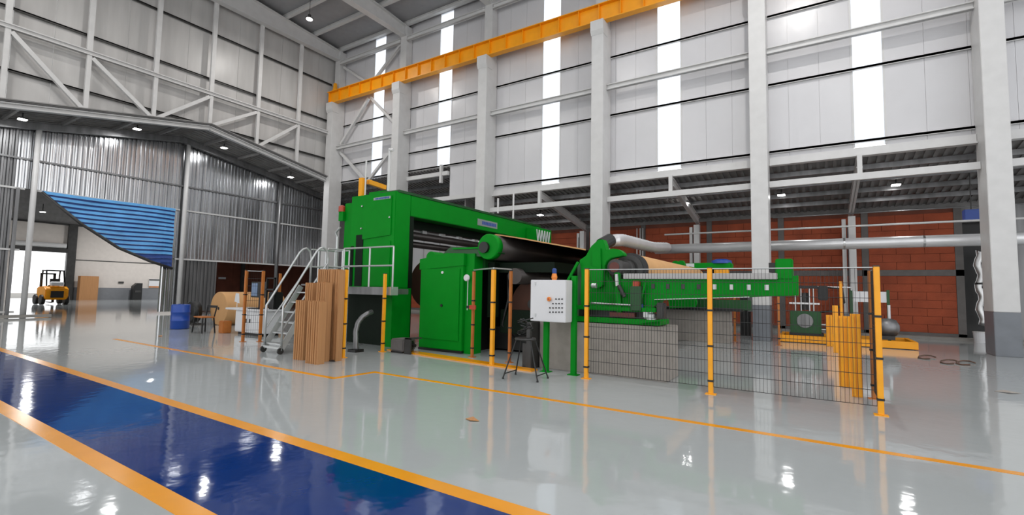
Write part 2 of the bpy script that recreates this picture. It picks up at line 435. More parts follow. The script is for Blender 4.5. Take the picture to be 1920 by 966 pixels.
# ---- annex behind the long wall: brick wall, roof, rafters, columns
wk = struct('wall_brick')
YB = 25.0
frame_x = [-30, -26.4, -20.2, -14, -10.9, -7.7, -4.4, -1.3, 1.8, 4.75]
hz = [(0.22, 2.48), (2.72, 5.0)]
def hash_(a, b): return ((a * 7 + b * 13) % 5) * .003
for i in range(len(frame_x) - 1):
    xa, xb = frame_x[i] + .12, frame_x[i + 1] - .12
    for (za, zb) in hz:
        nr = 7
        for r in range(nr):
            z0 = za + (zb - za) * r / nr; z1 = za + (zb - za) * (r + 1) / nr
            if xb < -8: 
                obj('brick_course', B().box(xa, xb, YB - hash_(i, r), YB + .15, z0 + .006, z1 - .006), BRICK, wk); continue
            nb = max(1, round((xb - xa) / .8)); sh = (r % 2) * .5
            for k in range(nb + (1 if sh else 0)):
                x0 = max(xa, xa + (xb - xa) * (k - sh) / nb); x1 = min(xb, xa + (xb - xa) * (k + 1 - sh) / nb)
                obj('brick', B().box(x0 + .006, x1 - .006, YB - hash_(k, r), YB + .15, z0 + .006, z1 - .006), BRICK, wk)
fr = B()
for xx in frame_x: fr.box(xx - .12, xx + .12, YB - .02, YB + .2, 0, 5.2)
fr.box(-30, 4.87, YB - .02, YB + .2, 2.48, 2.72); fr.box(-30, 4.87, YB - .02, YB + .2, 0, .22)
obj('concrete_frame', fr, CONCD, wk)
obj('mortar_back', B().box(-30, 4.87, YB + .05, YB + .2, .2, 5.2), BRICKD, wk)
obj('wall_panel', B().box(-27.5, -16.3, YB - .1, YB - .03, 2.6, 5.2), WHITE, wk, label='white sheeting seen through the gantry')
for k in range(7): obj('wall_panel', B().box(-27.2 + k * 1.5, -26.3 + k * 1.5, YB - .2, YB - .1, 2.7, 5.0), CLAD, wk)
obj('kerb', B().box(-30, 14, YB - .5, YB - .02, 0, .1), CONC, wk)
obj('wall_panel', B().box(4.87, 6.1, YB + .6, YB + .7, 0, 5.2), BLACK, wk, label='opening in the brick wall, its darkness painted as a black panel')  # black sheet stands in for the unlit depth of the opening
obj('wall_panel', B().box(6.1, 14, YB, YB + .2, 0, 5.2), GALVD, wk)
ca = struct('ceiling_lean_to')
def zlt(y): return 6.42 - (y - 19.8) * .19
def leanto(x0, x1, f):
    x = x0
    while x < x1 - .01:
        b = B()
        b.prism([(19.82, f(19.82) + .05), (25.4, f(25.4) + .05), (25.4, f(25.4) + .09), (19.82, f(19.82) + .09)], x, x + 1.0, 'yz')
        for q in range(4): b.prism([(19.82, f(19.82)), (25.4, f(25.4)), (25.4, f(25.4) + .05), (19.82, f(19.82) + .05)], x + .06 + q * .25, x + .17 + q * .25, 'yz')
        obj('roof_sheet', b, DARKROOF, ca); x += 1
leanto(-15.7, 14.3, zlt)
leanto(-30.7, -15.8, lambda y: zlt(y) + 1.85)
for y in (20.6, 21.7, 22.8, 23.9):
    z = zlt(y) - .1
    obj('purlin', B().box(-16, 14, y - .04, y + .04, z - .09, z + .09), GALVD, ca)
    obj('purlin', B().box(-30.7, -16, y - .04, y + .04, z - .09 + 1.85, z + .09 + 1.85), GALVD, ca)
obj('closing_sheet', B().box(-15.8, -15.72, 19.9, 25.2, 5, 8.3), DARKROOF, ca)
obj('closing_sheet', B().box(-30, -15.72, 25.0, 25.1, 5, 7.5), DARKROOF, ca)
obj('closing_sheet', B().box(-15.72, 14.3, 25.22, 25.3, 4.6, 5.6), DARKROOF, ca)
for xm in (-10.9, -4.85, 1.32, 7.5):
    obj('roof_rafter', B().ibeam((xm, 19.5, zlt(19.5) - .38), (xm, 24.7, zlt(24.7) - .3), .34, .18, .03), WHITE, ca)
anx = ['partly hidden behind the hooked green stand', 'behind the paper roll and small green housing', 'behind the yellow guards and fence post', 'outside right']
for k, xm in enumerate((-10.9, -4.85, 1.32)):
    t = thing('lean_to_column', 'slim white twin column against the brick wall, ' + anx[k], 'column', (xm, 24.3, 0), 'slim columns along the brick wall')
    obj('shaft', B().box(xm - .12, xm + .13, 24.2, 24.5, .9 if k == 2 else 0, 4.95), WHITE, t)
    obj('shaft', B().box(xm - .34, xm - .2, 24.3, 24.5, .9 if k == 2 else 0, 4.85), WHITE, t)
    obj('cable', B().box(xm - .17, xm - .14, 24.15, 24.19, .3, 4.6), BLACK, t)
    if k == 2: obj('painted_base', B().box(xm - .35, xm + .14, 24.18, 24.52, 0, .9), GREYP, t)

# ---- lamps
def high_bay(x, y, z, label, power=900, vis=True):
    t = thing('high_bay_lamp', label, 'lamp', (x, y, z), 'round high bay lamps under the roof')
    obj('lens', B().lathe((x, y, z), [(.15, 0), (.15, .03)], 20), LEDM, t)
    obj('housing', B().lathe((x, y, z + .03), [(.2, 0), (.2, .05), (.08, .12), (.08, .22)], 20), DGREY, t)
    obj('cord', B().tube([(x, y, z + .25), (x, y, zroof(y) - .2)], .012, 6), BLACK, t)
    l = bpy.data.lights.new('high_bay_light', 'AREA'); l.shape = 'DISK'; l.size = .4; l.energy = power; l.color = (1, .97, .93)
    lo = bpy.data.objects.new('high_bay_light', l); COL.objects.link(lo); lo.location = (0, 0, -.03); lo.parent = t
high_bay(-22, 14.35, 15.5, 'glowing round lamp hanging in the top left corner under the roof', 260)
for x, y, lb6 in ((-10, 10, 'round lamp above the green machines, out of frame'), (-.4, 12.9, 'round lamp above the wall beside the nearest column, out of frame'), (-22, 2, 'round lamp above the far end of the blue walkway, out of frame'), (-10, -2, 'round lamp above the floor left of the walkway, out of frame'), (2, 2, 'round lamp high above the camera, out of frame'), (-18, 8.5, 'round lamp above the blue drum, out of frame')):
    high_bay(x, y, 15.6, lb6, 430 if y == 12.9 else 240)
def slim_lamp(x, y, z, label, group, power=60, ztop=None):
    t = thing('ceiling_lamp', label, 'lamp', (x, y, z), group)
    obj('lens', B().box(x - .13, x + .13, y - .13, y + .13, z, z + .03), LEDM, t)
    obj('housing', B().box(x - .15, x + .15, y - .15, y + .15, z + .03, z + .08), DGREY, t)
    obj('bracket', B().box(x - .02, x + .02, y - .02, y + .02, z + .08, ztop or z + .3), DGREY, t)
    l = bpy.data.lights.new('lamp_light', 'AREA'); l.size = .25; l.energy = power
    lo = bpy.data.objects.new('lamp_light', l); COL.objects.link(lo); lo.location = (0, 0, -.03); lo.parent = t
for (px, py), lb in zip(((42, 225), (257, 243), (420, 278), (545, 333)), ('at far left', 'left of the ridge', 'just right of the ridge', 'nearest the corner column')):
    a, z = PX(px, py, -27.8)
    slim_lamp(-27.8, a, z, 'bright lamp under the left hall roof edge, ' + lb, 'lamps under the left hall roof', 50, zann(a) + .05)
for (px, py), lb in zip(((1013, 404), (1285, 382), (1465, 367), (1680, 348)), ('beside the green gantry end', 'in front of the slanting rafter', 'just right of the column with grey foot', 'between the two right columns')):
    a, z = PY(px, py, 22.25)
    slim_lamp(a, 22.25, z, 'bright square lamp under the lean-to roof, ' + lb, 'lamps under the lean-to roof', 22, zlt(22) + .0)
a, z = PX(80, 398, -46)
slim_lamp(-46, a, z, 'small lamp glowing deep inside the left hall', 'lamps under the left hall roof', 420, z + .6)
slim_lamp(-50, 19, 7.4, 'unseen lamp added to brighten the left hall, behind the corrugated sheets', 'lamps under the left hall roof', 500, zann(19) + .05)  # extra lamp out of sight, added to lift the far cream wall

# ================================================================ PIPES
def ring_pipe(name, label, pts, r, m, cat='duct', every=1.6):
    t = thing(name, label, cat, pts[0])
    obj('pipe', B().tube(pts, r, 16), m, t, smooth=True)
    return t
t = ring_pipe('ventilation_duct', 'long shiny round metal duct running along the brick wall', [(-5.9, 20.9, 3.5), (4.2, 20.9, 3.5), (14, 20.9, 3.5)], .2, DUCT)
for x in (-2.0, .9, 3.1, 6.2): obj('joint_band', B().lathe((x, 20.9, 3.5), [(.207, -.03), (.207, .03)], 16, 'x'), STEEL, t)
pts = [(-5.55, 16.0, 3.30), (-5.5, 16.8, 3.42), (-5.6, 18.2, 3.5), (-5.7, 19.6, 3.52), (-5.8, 20.5, 3.5), (-5.9, 20.9, 3.5)]
fx = B(); m_ = []
for i in range(41):
    s_ = i / 40 * 5; k = min(4, int(s_)); f_ = s_ - k
    m_.append(tuple(pts[k][j] * (1 - f_) + pts[k + 1][j] * f_ for j in range(3)))
a0, z0 = PY(1137, 452, 10.2); a1, z1 = PY(1168, 452, 11.5)
fl_pts = [(a0, 10.0, z0 - .05), (a0 + .15, 10.4, z0 + .03), (a1, 11.5, z1 + .02)]
for px, py, yy in ((1195, 457, 13), (1225, 464, 15.5), (1250, 464, 18.0)):
    a, z = PY(px, py, yy); fl_pts.append((a, yy, z))
fl_pts.append((-5.4, 20.6, 3.5))
q = []
for i in range(len(fl_pts) - 1):
    for s_ in range(10): q.append(tuple(fl_pts[i][j] + (fl_pts[i + 1][j] - fl_pts[i][j]) * s_ / 10 for j in range(3)))
q.append(fl_pts[-1])
t = thing('flexible_duct', 'ribbed silver flexible hose joining the green stand to the long duct', 'duct', fl_pts[0])
obj('hose', B().tube(q, [(.135 if k % 2 else .105) + .001 * k for k in range(len(q))], 14), DUCT, t, smooth=True)
obj('collar', B().tube([(a0, 9.9, z0 - .12), (a0 + .1, 10.2, z0 + .02)], .15, 14), BLACK, t)
ring_pipe('water_pipe', 'thin pale pipe running above the shiny duct', [(-5.5, 20.9, 4.13), (14, 20.9, 4.13)], .035, WHITE, 'pipe')
ring_pipe('conduit', 'thin grey conduit line under the lean-to roof', [(-1.5, 23.2, 4.92), (4.4, 23.2, 4.92), (14, 23.2, 4.92)], .025, GALVD, 'pipe')
for k, px in enumerate((1192, 1198, 1203)):
    a, _ = PY(px, 440, 24.5)
    ring_pipe('riser_pipe', 'thin upright pipe on the brick wall beside the hook, ' + ('left', 'middle', 'right')[k] + ' of three', [(a, 24.7, 2.2), (a, 24.7, 5.0)], .03, WHITE, 'pipe')
a, _ = PY(1833, 500, 24.6)
t = thing('flue_hose', 'crinkled silver hose hanging beside the black wall opening', 'hose', (a, 24.9, 0))
obj('hose', B().tube([(a + .1 + .05 * math.sin(i * .9), 24.9, .6 + i * .12) for i in range(25)], [.10 + .015 * (i % 2) for i in range(25)], 12), STEEL, t, smooth=True)
obj('clamp', B().lathe((a + .1, 24.9, 2.15), [(.16, 0), (.16, .07)], 12), BLACK, t)
a, y_ = G(1829, 634)
t = thing('paint_bucket', 'white bucket standing by the foot of the black opening', 'bucket', (5.0, 24.2, 0))
obj('shell', B().lathe((5.05, 24.2, 0), [(.15, 0), (.18, .38)], 20), BOX, t); obj('rim', B().lathe((5.05, 24.2, .36), [(.19, 0), (.19, .04)], 20), WHITE, t)
a, z = PY(1823, 402, 22)
t = thing('junction_box', 'blue box high under the lean-to roof beside the nearest column', 'box', (a, 22.1, z))
obj('case', B().box(a - .2, a + .2, 22, 22.3, z - .2, z + .18), NAVY, t, bevel=.02); obj('bracket', B().box(a - .015, a + .015, 22.1, 22.13, z + .18, zlt(22.1) + .02), DGREY, t)

# ================================================================ LEFT AREA
# tarp
t = thing('tarpaulin', 'bright blue striped tarpaulin hanging slanted in the hall opening', 'tarpaulin', (-29.2, 9, 5.6))
def tarp(y0, y1): pass
A = (6.40, 5.68); Bc = (11.68, 5.62); C_ = (11.74, 2.42)
nb = 15
ctl = [(6.4, 5.60), (7.83, 4.35), (9.33, 3.33), (10.7, 2.75), (11.74, 2.42)]
def yleft(z):
    for (ya, za), (yb, zb) in zip(ctl, ctl[1:]):
        if zb <= z <= za: return ya + (yb - ya) * (za - z) / (za - zb)
    return 6.4 if z > 5.6 else 11.7
lo_, hi_ = 2.42, 5.66
for i in range(nb):
    za = hi_ - (hi_ - lo_) * i / nb; zb = hi_ - (hi_ - lo_) * (i + 1) / nb; zm = za * .38 + zb * .62
    rows = [(za, 0), (zm, .03), (zm - .001, -.02), (zb, -.01)]
    b = B(); vs = []
    for z, dx in rows:
        yl = yleft(max(z, 2.421)); 
        for k in range(7):
            yy = yl + (11.7 - yl) * k / 6; vs.append((-29.2 + dx + .03 * math.sin(k * 1.3 + i), yy, z - .02 * math.sin(k)))
    def strip(r0, r1): return [(r0 * 7 + k, r0 * 7 + k + 1, r1 * 7 + k + 1, r1 * 7 + k) for k in range(6)]
    b1 = B().add(vs, strip(0, 1)); b2 = B().add(vs, strip(2, 3))
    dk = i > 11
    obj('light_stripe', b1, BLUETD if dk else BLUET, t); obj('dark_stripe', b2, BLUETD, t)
hem = [(-29.17, y, z) for y, z in ctl]
obj('hem', B().tube(hem, .07, 8), DGREY, t, smooth=True)

# forklift
fx0, fy0 = -44.5, 10.85
t = thing('forklift', 'yellow forklift with open mast parked in the bright far doorway', 'forklift', (fx0, fy0, 0))
obj('body', B().prism([(-45.9, .45), (-44.2, .35), (-43.95, .6), (-43.95, 1.1), (-44.3, 1.3), (-45.9, 1.2)], fy0 - .6, fy0 + .6), FORKY, t, bevel=.05)
obj('counterweight_grille', B().box(-43.97, -43.9, fy0 - .33, fy0 + .33, .5, .95), BLACK, t)
for sx in (-44.5, -45.8):
    for sy in (-.62, .62): obj('wheel', B().lathe((sx, fy0 + sy - .12, .35), [(.3, 0), (.35, .04), (.35, .2), (.3, .24)], 18, 'y'), BLACK, t)
for sy in (-.45, .45):
    obj('cage_post', B().bar((-44.35, fy0 + sy * 1.05, 1.2), (-44.7, fy0 + sy, 2.35), .07), BLACK, t); obj('cage_post', B().bar((-45.7, fy0 + sy, 1.2), (-45.5, fy0 + sy, 2.35), .07), BLACK, t)
rf = B()
for k in range(5): rf.box(-45.6, -44.6, fy0 - .48 + k * .22, fy0 - .42 + k * .22, 2.33, 2.39)
rf.box(-44.65, -44.58, fy0 - .48, fy0 + .48, 2.33, 2.4).box(-45.6, -45.53, fy0 - .48, fy0 + .48, 2.33, 2.4)
obj('overhead_guard', rf, BLACK, t)
obj('mast', B().box(-46.25, -46.1, fy0 - .4, fy0 - .28, .1, 2.2).box(-46.25, -46.1, fy0 + .28, fy0 + .4, .1, 2.2).box(-46.25, -46.1, fy0 - .4, fy0 + .4, 2.1, 2.2), BLACK, t)
obj('fork', B().box(-47.2, -46.2, fy0 - .35, fy0 - .22, .08, .14), DGREY, t); obj('fork', B().box(-47.2, -46.2, fy0 + .22, fy0 + .35, .08, .14), DGREY, t)
obj('seat', B().box(-45.0, -44.6, fy0 - .25, fy0 + .25, 1.25, 1.35).box(-44.7, -44.55, fy0 - .25, fy0 + .25, 1.35, 1.8), BLACK, t)
obj('gas_bottle', B().lathe((-44.15, fy0 - .35, 1.45), [(.1, 0), (.15, .05), (.15, .65), (.1, .7)], 14, 'y'), BOX, t)
# boards on far wall
t = thing('cardboard_stack', 'tall brown cardboard stack leaning on the far cream wall', 'cardboard', (-55.4, 15.7, 0))
for k in range(3): obj('board', B().box(-55.5 + k * .1, -55.42 + k * .1, 15.0 + k * .05, 16.4, 0, 2.15), CARD, t)
t = thing('waste_bin', 'tall dark cabinet with sloping top against the grey dado', 'cabinet', (-55.3, 19.3, 0))
obj('body', B().prism([(18.95, 0), (19.7, 0), (19.7, 1.6), (19.3, 1.6), (19.0, 1.3)], -55.6, -55.0, 'yz'), BLACK, t); obj('drawer', B().box(-55, -54.95, 19.1, 19.6, .7, .9), DGREY, t)
t = thing('notice_board', 'white notice board with dark edges on the far cream wall', 'notice board', (-55.9, 22, 1.8))
na, nz = PX(280, 523, -55.9); nb_, nz2 = PX(303, 540, -55.9)
obj('board', B().box(-55.99, -55.9, na, nb_, nz2, nz), BOX, t)
obj('top_strip', B().box(-55.9, -55.88, na, nb_, nz - .16, nz - .04), DGREY, t); obj('bottom_strip', B().box(-55.9, -55.88, na, nb_ - .1, nz2 + .02, nz2 + .16), BRNP, t)
tag(obj('wall_sign', B().box(-55.99, -55.9, 18.1, 18.5, 1.55, 1.72), DGREY), 'small dark sign on the cream wall left of the dark cabinet', 'sign')
tag(obj('floor_rail', B().box(-29.0, -28.85, -1, 7.0, .02, .14), CONC), 'long grey bar lying on the floor below the corrugated sheets', 'bar')
tag(obj('paper_notice', B().prism([(5.0, 1.1), (5.22, 1.45), (5.0, 1.8), (4.7, 1.5)], -29.36, -29.35, 'yz'), BOX), 'white paper on the corrugated sheet at the left edge', 'sign')

# drum
t = thing('plastic_drum', 'blue plastic drum standing by the corrugated wall post', 'drum', (-19.2, 8.08, 0))
obj('body', B().lathe((-19.2, 8.08, 0), [(.26, 0), (.29, .03), (.29, .28), (.3, .29), (.3, .31), (.29, .32), (.29, .58), (.3, .59), (.3, .61), (.29, .62), (.29, .84), (.27, .87)], 28), BLUEDR, t, smooth=True)
for dx in (-.12, .13): obj('bung', B().lathe((-19.2 + dx, 8.08, .865), [(.04, 0), (.04, .02)], 12), BLUETD, t)
# fan
t = thing('drum_fan', 'black round floor fan between the blue drum and the paper roll', 'fan', (-20.9, 9.2, 0))
obj('shroud', B().lathe((-20.9, 9.1, .5), [(.38, 0), (.42, .02), (.42, .28), (.38, .3)], 28, 'y'), BLACK, t, smooth=True)
obj('stand', B().tube([(-21.3, 9.0, .03), (-21.3, 9.5, .03), (-20.5, 9.5, .03), (-20.5, 9.0, .03)], .025, 8).tube([(-21.3, 9.25, .03), (-21.32, 9.25, .5)], .02).tube([(-20.5, 9.25, .03), (-20.48, 9.25, .5)], .02), DGREY, t)
obj('hub', B().lathe((-20.9, 9.06, .5), [(.1, 0), (.1, .05)], 16, 'y'), DGREY, t)
# kraft roll
def paper_roll(label, x, y0, y1, z, r, m=KRAFT, core=.06):
    t = thing('paper_roll', label, 'paper roll', (x, y0, z - r))
    obj('paper', B().lathe((x, y0, z), [(r - .02, 0), (r, .02), (r, y1 - y0 - .02), (r - .02, y1 - y0)], 48, 'y'), m, t, smooth=True)
    obj('core', B().lathe((x, y0 - .01, z), [(core, 0), (core, .03)], 16, 'y'), DGREY, t)
    return t
paper_roll('kraft paper roll lying on the floor left of the desk', -20.0, 9.75, 12.2, .66, .66)
# small chair
def P3(px, py, y): a, z = PY(px, py, y); return (a, y, z)
cx_, cy_ = -17.2, 7.95
t = thing('work_chair', 'dark metal chair with wooden seat in front of the paper roll', 'chair', (cx_, cy_, 0))
obj('seat', B().box(cx_ - .3, cx_ + .3, cy_ - .2, cy_ + .2, .50, .54), BRNP, t, bevel=.01)
for sx in (-1, 1):
    for sy in (-1, 1): obj('leg', B().bar((cx_ + sx * .27, cy_ + sy * .17, .5), (cx_ + sx * .33, cy_ + sy * .2, 0), .035), BLACK, t)
obj('backrest', B().bar((cx_ - .28, cy_ + .18, .54), (cx_ - .3, cy_ + .24, .9), .03).bar((cx_ + .28, cy_ + .18, .54), (cx_ + .3, cy_ + .24, .9), .03).bar((cx_ - .3, cy_ + .24, .86), (cx_ + .3, cy_ + .24, .86), .03, .08), BLACK, t)
tag(obj('orange_crate', B().box(-16.8, -16.5, 8.22, 8.5, 0, .4), BRNP, bevel=.02), 'dull orange crate on the floor under the desk end', 'crate')
# desk
t = thing('operator_desk', 'light grey desk cabinet behind the orange-brown posts', 'desk', (-15.5, 8.7, 0))
obj('body', B().box(-16.2, -14.6, 8.45, 9.1, .08, .78), BOX, t, bevel=.01); obj('worktop', B().box(-16.75, -14.55, 8.38, 9.15, .78, .84), BOX, t, bevel=.01)
obj('plinth', B().box(-16.1, -14.7, 8.5, 9.05, 0, .08), BLACK, t)
for k in range(2):
    d = obj('door', B().box(-16.15 + k * .78, -15.42 + k * .78, 8.42, 8.45, .12, .74), BOX, t); obj('handle', B().box(-15.5 + k * .22, -15.47 + k * .22, 8.39, 8.42, .4, .52), DGREY, d)
t = thing('monitor', 'flat monitor standing on the grey desk behind the first post', 'monitor', (-15.6, 8.8, .84))
obj('screen', B().box(-16.0, -15.1, 8.8, 8.85, 1.2, 1.72), DGREY, t, bevel=.01); obj('display', B().box(-15.95, -15.6, 8.79, 8.8, 1.25, 1.67), mat('screen_glow', (120, 140, 170), .3), t, label='bluish screen')
obj('stand', B().box(-15.6, -15.5, 8.85, 8.9, .86, 1.3).box(-15.75, -15.35, 8.72, 8.98, .84, .86), BLACK, t)
t = thing('control_console', 'black equipment rack on the desk between the two brown posts', 'console', (-14.6, 8.8, .84))
obj('frame', B().box(-15.05, -15.0, 8.75, 8.8, .84, 1.85).box(-14.62, -14.57, 8.75, 8.8, .84, 1.85).box(-15.05, -14.57, 8.75, 8.8, 1.82, 1.86).box(-15.05, -14.57, 8.75, 8.8, 1.45, 1.5), BLACK, t)
obj('case', B().box(-15.0, -14.6, 8.81, 9.1, .84, 1.4), BLACK, t, bevel=.03)
tag(obj('paper_sheet', B().prism([(-16.35, 1.05), (-16.05, 1.0), (-16.1, 1.32), (-16.3, 1.33)], 8.46, 8.47).box(-16.22, -16.2, 8.47, 8.48, .842, 1.3), BOX), 'white paper sheet hanging at the desk left end', 'paper')
tag(obj('keyboard', B().box(-15.6, -15.0, 8.5, 8.68, .84, .87), BLACK), 'black keyboard lying on the grey desk top', 'keyboard')

# ================================================================ FENCE POSTS
def post(name, label, x, y, h=2.02, m=YELP, r=.033, group='yellow fence posts', wd=.07):
    t = thing(name, label, 'post', (x, y, 0), group)
    obj('shaft', B().box(x - wd / 2, x + wd / 2, y - wd / 2, y + wd / 2, .01, h), m, t, bevel=.006)
    obj('base_plate', B().box(x - .08, x + .08, y - .06, y + .06, 0, .012), m, t)
    obj('cap', B().box(x - wd / 2 - .003, x + wd / 2 + .003, y - wd / 2 - .003, y + wd / 2 + .003, h, h + .015), DGREY, t)
    for z in (.2, .75, 1.32): obj('clamp', B().box(x - wd / 2 - .008, x + wd / 2 + .008, y - wd / 2 - .008, y + wd / 2 + .008, z, z + .03), BLACK, t)
    return t
FY = 8.25
post('fence_post', 'yellow fence post right beside the grey control box', -3.6, FY)
post('fence_post', 'yellow fence post in the middle of the wire mesh fence', -1.45, FY)
post('fence_post', 'nearest yellow fence post at the right end of the mesh', .71, FY)
post('fence_post', 'brownish fence post right behind the nearest yellow one', .74, 9.5, m=BRNP)
def mesh_panel(label, p0, p1, z0=.12, z1=2.0, pitch=.05):
    d = (Vector(p1) - Vector(p0)); L_ = d.length; n = int(L_ / pitch); d.normalize()
    t = thing('mesh_panel', label, 'fence panel', ((p0[0] + p1[0]) / 2, (p0[1] + p1[1]) / 2, z0), 'wire mesh fence panels')
    b = B()
    for k in range(n + 1):
        q = Vector(p0) + d * (k * L_ / n); b.bar((q.x, q.y, z0), (q.x, q.y, z1), .0045)
    obj('wires', b, BLACK, t, kind='stuff')
    z = z0
    while z < z1 + .01:
        obj('cross_wire', B().bar((p0[0], p0[1], z), (p1[0], p1[1], z), .007, .008), BLACK, t); z += .209
    obj('top_edge', B().bar((p0[0], p0[1], z1 + .01), (p1[0], p1[1], z1 + .01), .012), ALU, t)
    return t
mesh_panel('black wire mesh between the control box post and the middle post', (-3.56, FY), (-1.49, FY))
mesh_panel('black wire mesh between the middle post and the nearest post', (-1.41, FY), (.67, FY))
mesh_panel('short black mesh panel seen edge-on behind the nearest post', (.73, FY + .05), (.74, 9.45), pitch=.02)
# posts by machine
x, y = G(643, 671); post('fence_post', 'yellow post standing before the raised platform left part', x, y, 2.0)
x, y = G(717, 660); post('fence_post', 'yellow post standing before the raised platform right end', x, y, 1.95)
x, y = G(885, 670); pA = (x, y); post('gate_post', 'orange post with red latch beside the green cabinet', x, y, 2.03, BRNP, wd=.06)
x, y = G(922, 686); pB = (x, y); post('gate_post', 'middle yellow post of the small gate frame', x, y, 2.03, YELP, wd=.08)
x, y = G(955, 680); pC = (x, y); post('gate_post', 'brown post at the right of the small gate frame', x, y, 2.03, BRNP, wd=.06)
t = thing('gate_rail', 'pale rail joining the tops of the three gate posts', 'rail', (pB[0], pB[1], 2.05))
obj('bar', B().bar((pA[0], pA[1], 2.065), (pB[0], pB[1], 2.065), .03).bar((pB[0], pB[1], 2.065), (pC[0], pC[1], 2.065), .03), ALU, t)
t = thing('gate_latch', 'black and red latch on the orange gate post', 'latch', (pA[0], pA[1] - .05, 1.12))
obj('housing', B().box(pA[0] - .14, pA[0] + .12, pA[1] - .09, pA[1] - .04, 1.15, 1.21), BLACK, t); obj('knob', B().box(pA[0] - .03, pA[0] + .15, pA[1] - .12, pA[1] - .09, 1.13, 1.23), RED, t)
for (px, py), lb in zip(((455, 641), (487, 641), (520, 625)), ('leftmost brown post standing before the grey desk', 'second brown post behind the stair handrail', 'third brown post seen between the stair handrails')):
    x, y = G(px, py); post('fence_post', lb, x, y, 2.02, BRNP, wd=.07, group='brown posts by the desk')
x0, y0 = G(455, 641); x1, y1 = G(487, 641); x2, y2 = G(520, 625)
mesh_panel('black wire mesh between the two left brown posts', (x0 + .05, y0), (x1 - .05, y1))

# ================================================================ PLATFORM, STAIRS
t = thing('work_platform', 'grey steel platform with tube railing at the green tower', 'platform', (-10.2, 8.5, 0))
PYF = 8.55
xl, zt_ = PY(645, 463, PYF); xr = PY(737, 470, PYF)[0]; xm_ = PY(693, 466, PYF)[0]; zd = PY(690, 541, PYF)[1]; zt_ = 2.66; zm2 = 2.17
obj('deck', B().box(xl - 1.1, xr, PYF, 9.15, zd - .14, zd), GALVD, t, bevel=.01)
obj('kick_plate', B().box(xl - .6, xr, PYF - .03, PYF, zd - .16, zd + .04), GALVD, t)
for x in (xl, xm_, xr): obj('upright', B().tube([(x, PYF + .02, zd), (x, PYF + .02, zt_)], .024, 8), ALU, t)
for z in (zm2, zt_): obj('rail', B().tube([(xl, PYF + .02, z), (xr, PYF + .02, z)], .024, 8), ALU, t)
for x, y in ((xl - 1.1, PYF), (xl - 1.1, 9.1), (xl - .45, 9.1)): obj('upright', B().tube([(x, y, 0), (x, y, zt_)], .024, 8), ALU, t)
for z in (zm2, zt_): obj('rail', B().tube([(xl - 1.1, PYF, z), (xl - 1.1, 9.1, z), (xl - .45, 9.1, z)], .022, 8), ALU, t)
obj('end_plate', B().box(xr - .08, xr + .02, PYF - .05, PYF + .2, zd - .16, zd + .05), ALU, t)
# stairs climbing +Y
sx0, sx1 = -11.28, -10.58
t = thing('mobile_stairs', 'aluminium wheeled stairs with double handrails beside the cardboard stack', 'stairs', (-10.9, 6.6, 0))
for k in range(6):
    yy = 6.62 + k * .15; zz = .2 + k * .245
    obj('tread', B().box(sx0, sx1, yy, yy + .2, zz, zz + .03), ALU, t)
obj('landing', B().box(sx0, sx1, 7.5, 8.3, 1.62, 1.66), GALVD, t)
for xx in (sx0, sx1):
    obj('stringer', B().bar((xx, 6.6, .12), (xx, 7.5, 1.6), .03, .14), ALU, t)
    obj('handrail', B().tube([(xx, 6.6, .08), (xx, 6.6, 1.12), (xx, 7.42, 2.48), (xx, 7.5, 2.56), (xx, 7.6, 2.6), (xx, 7.72, 2.52), (xx, 7.76, 2.3), (xx, 7.76, 1.64)], .026, 10), ALU, t, smooth=True)
    obj('mid_rail', B().tube([(xx, 6.6, .56), (xx, 7.74, 2.2)], .021, 8), ALU, t)
    obj('rear_leg', B().tube([(xx, 8.2, .1), (xx, 8.2, 2.6)], .022, 8), ALU, t)
    obj('back_rail', B().tube([(xx, 7.76, 2.58), (xx, 8.2, 2.58)], .02, 8).tube([(xx, 7.76, 2.12), (xx, 8.2, 2.12)], .02, 8), ALU, t)
    for yy in (6.58, 8.2): obj('wheel', B().lathe((xx - .02, yy, .075), [(.075, 0), (.075, .04)], 16, 'x'), DGREY, t)
obj('base_bar', B().bar((sx0, 6.58, .14), (sx1, 6.58, .14), .05), ALU, t)

# cardboard boards standing upright
def cardstack(px0, px1, pyt, pyb, label):
    x0, yb = G(px0, pyb); x1, _ = G(px1, pyb); zt = PY((px0 + px1) / 2, pyt, yb)[1]
    xa = PY(px0, pyb, yb)[0]; xb = PY(px1, pyb, yb)[0]; wd = xb - xa
    t = thing('cardboard_bundle', label, 'cardboard', ((xa + xb) / 2, yb + .1, 0), 'upright cardboard bundles')
    n = max(2, round(wd / .05))
    for k in range(n):
        a = xa + wd * k / n; c = xa + wd * (k + 1) / n; o = .015 * ((k * 7) % 3)
        obj('board', B().box(a + .002, c - .002, yb + o, yb + .16 + o, 0, zt - .01 * ((k * 5) % 3)), CARD, t)
cardstack(589, 598.5, 505, 668, 'tall thin cardboard bundle at the back left of the stack')
cardstack(599.5, 613, 505, 671, 'tall cardboard bundle in the back row, middle')
cardstack(613.5, 628, 505, 676, 'tallest rightmost cardboard bundle next to the yellow post')
cardstack(566, 579, 530, 671, 'medium cardboard bundle in the middle row, left')
cardstack(587, 603, 529, 677, 'medium cardboard bundle in the middle row, right')
cardstack(549, 565, 563, 674, 'short leftmost cardboard bundle next to the stairs')
cardstack(572, 594, 564, 681, 'short front cardboard bundle in the middle of the stack')

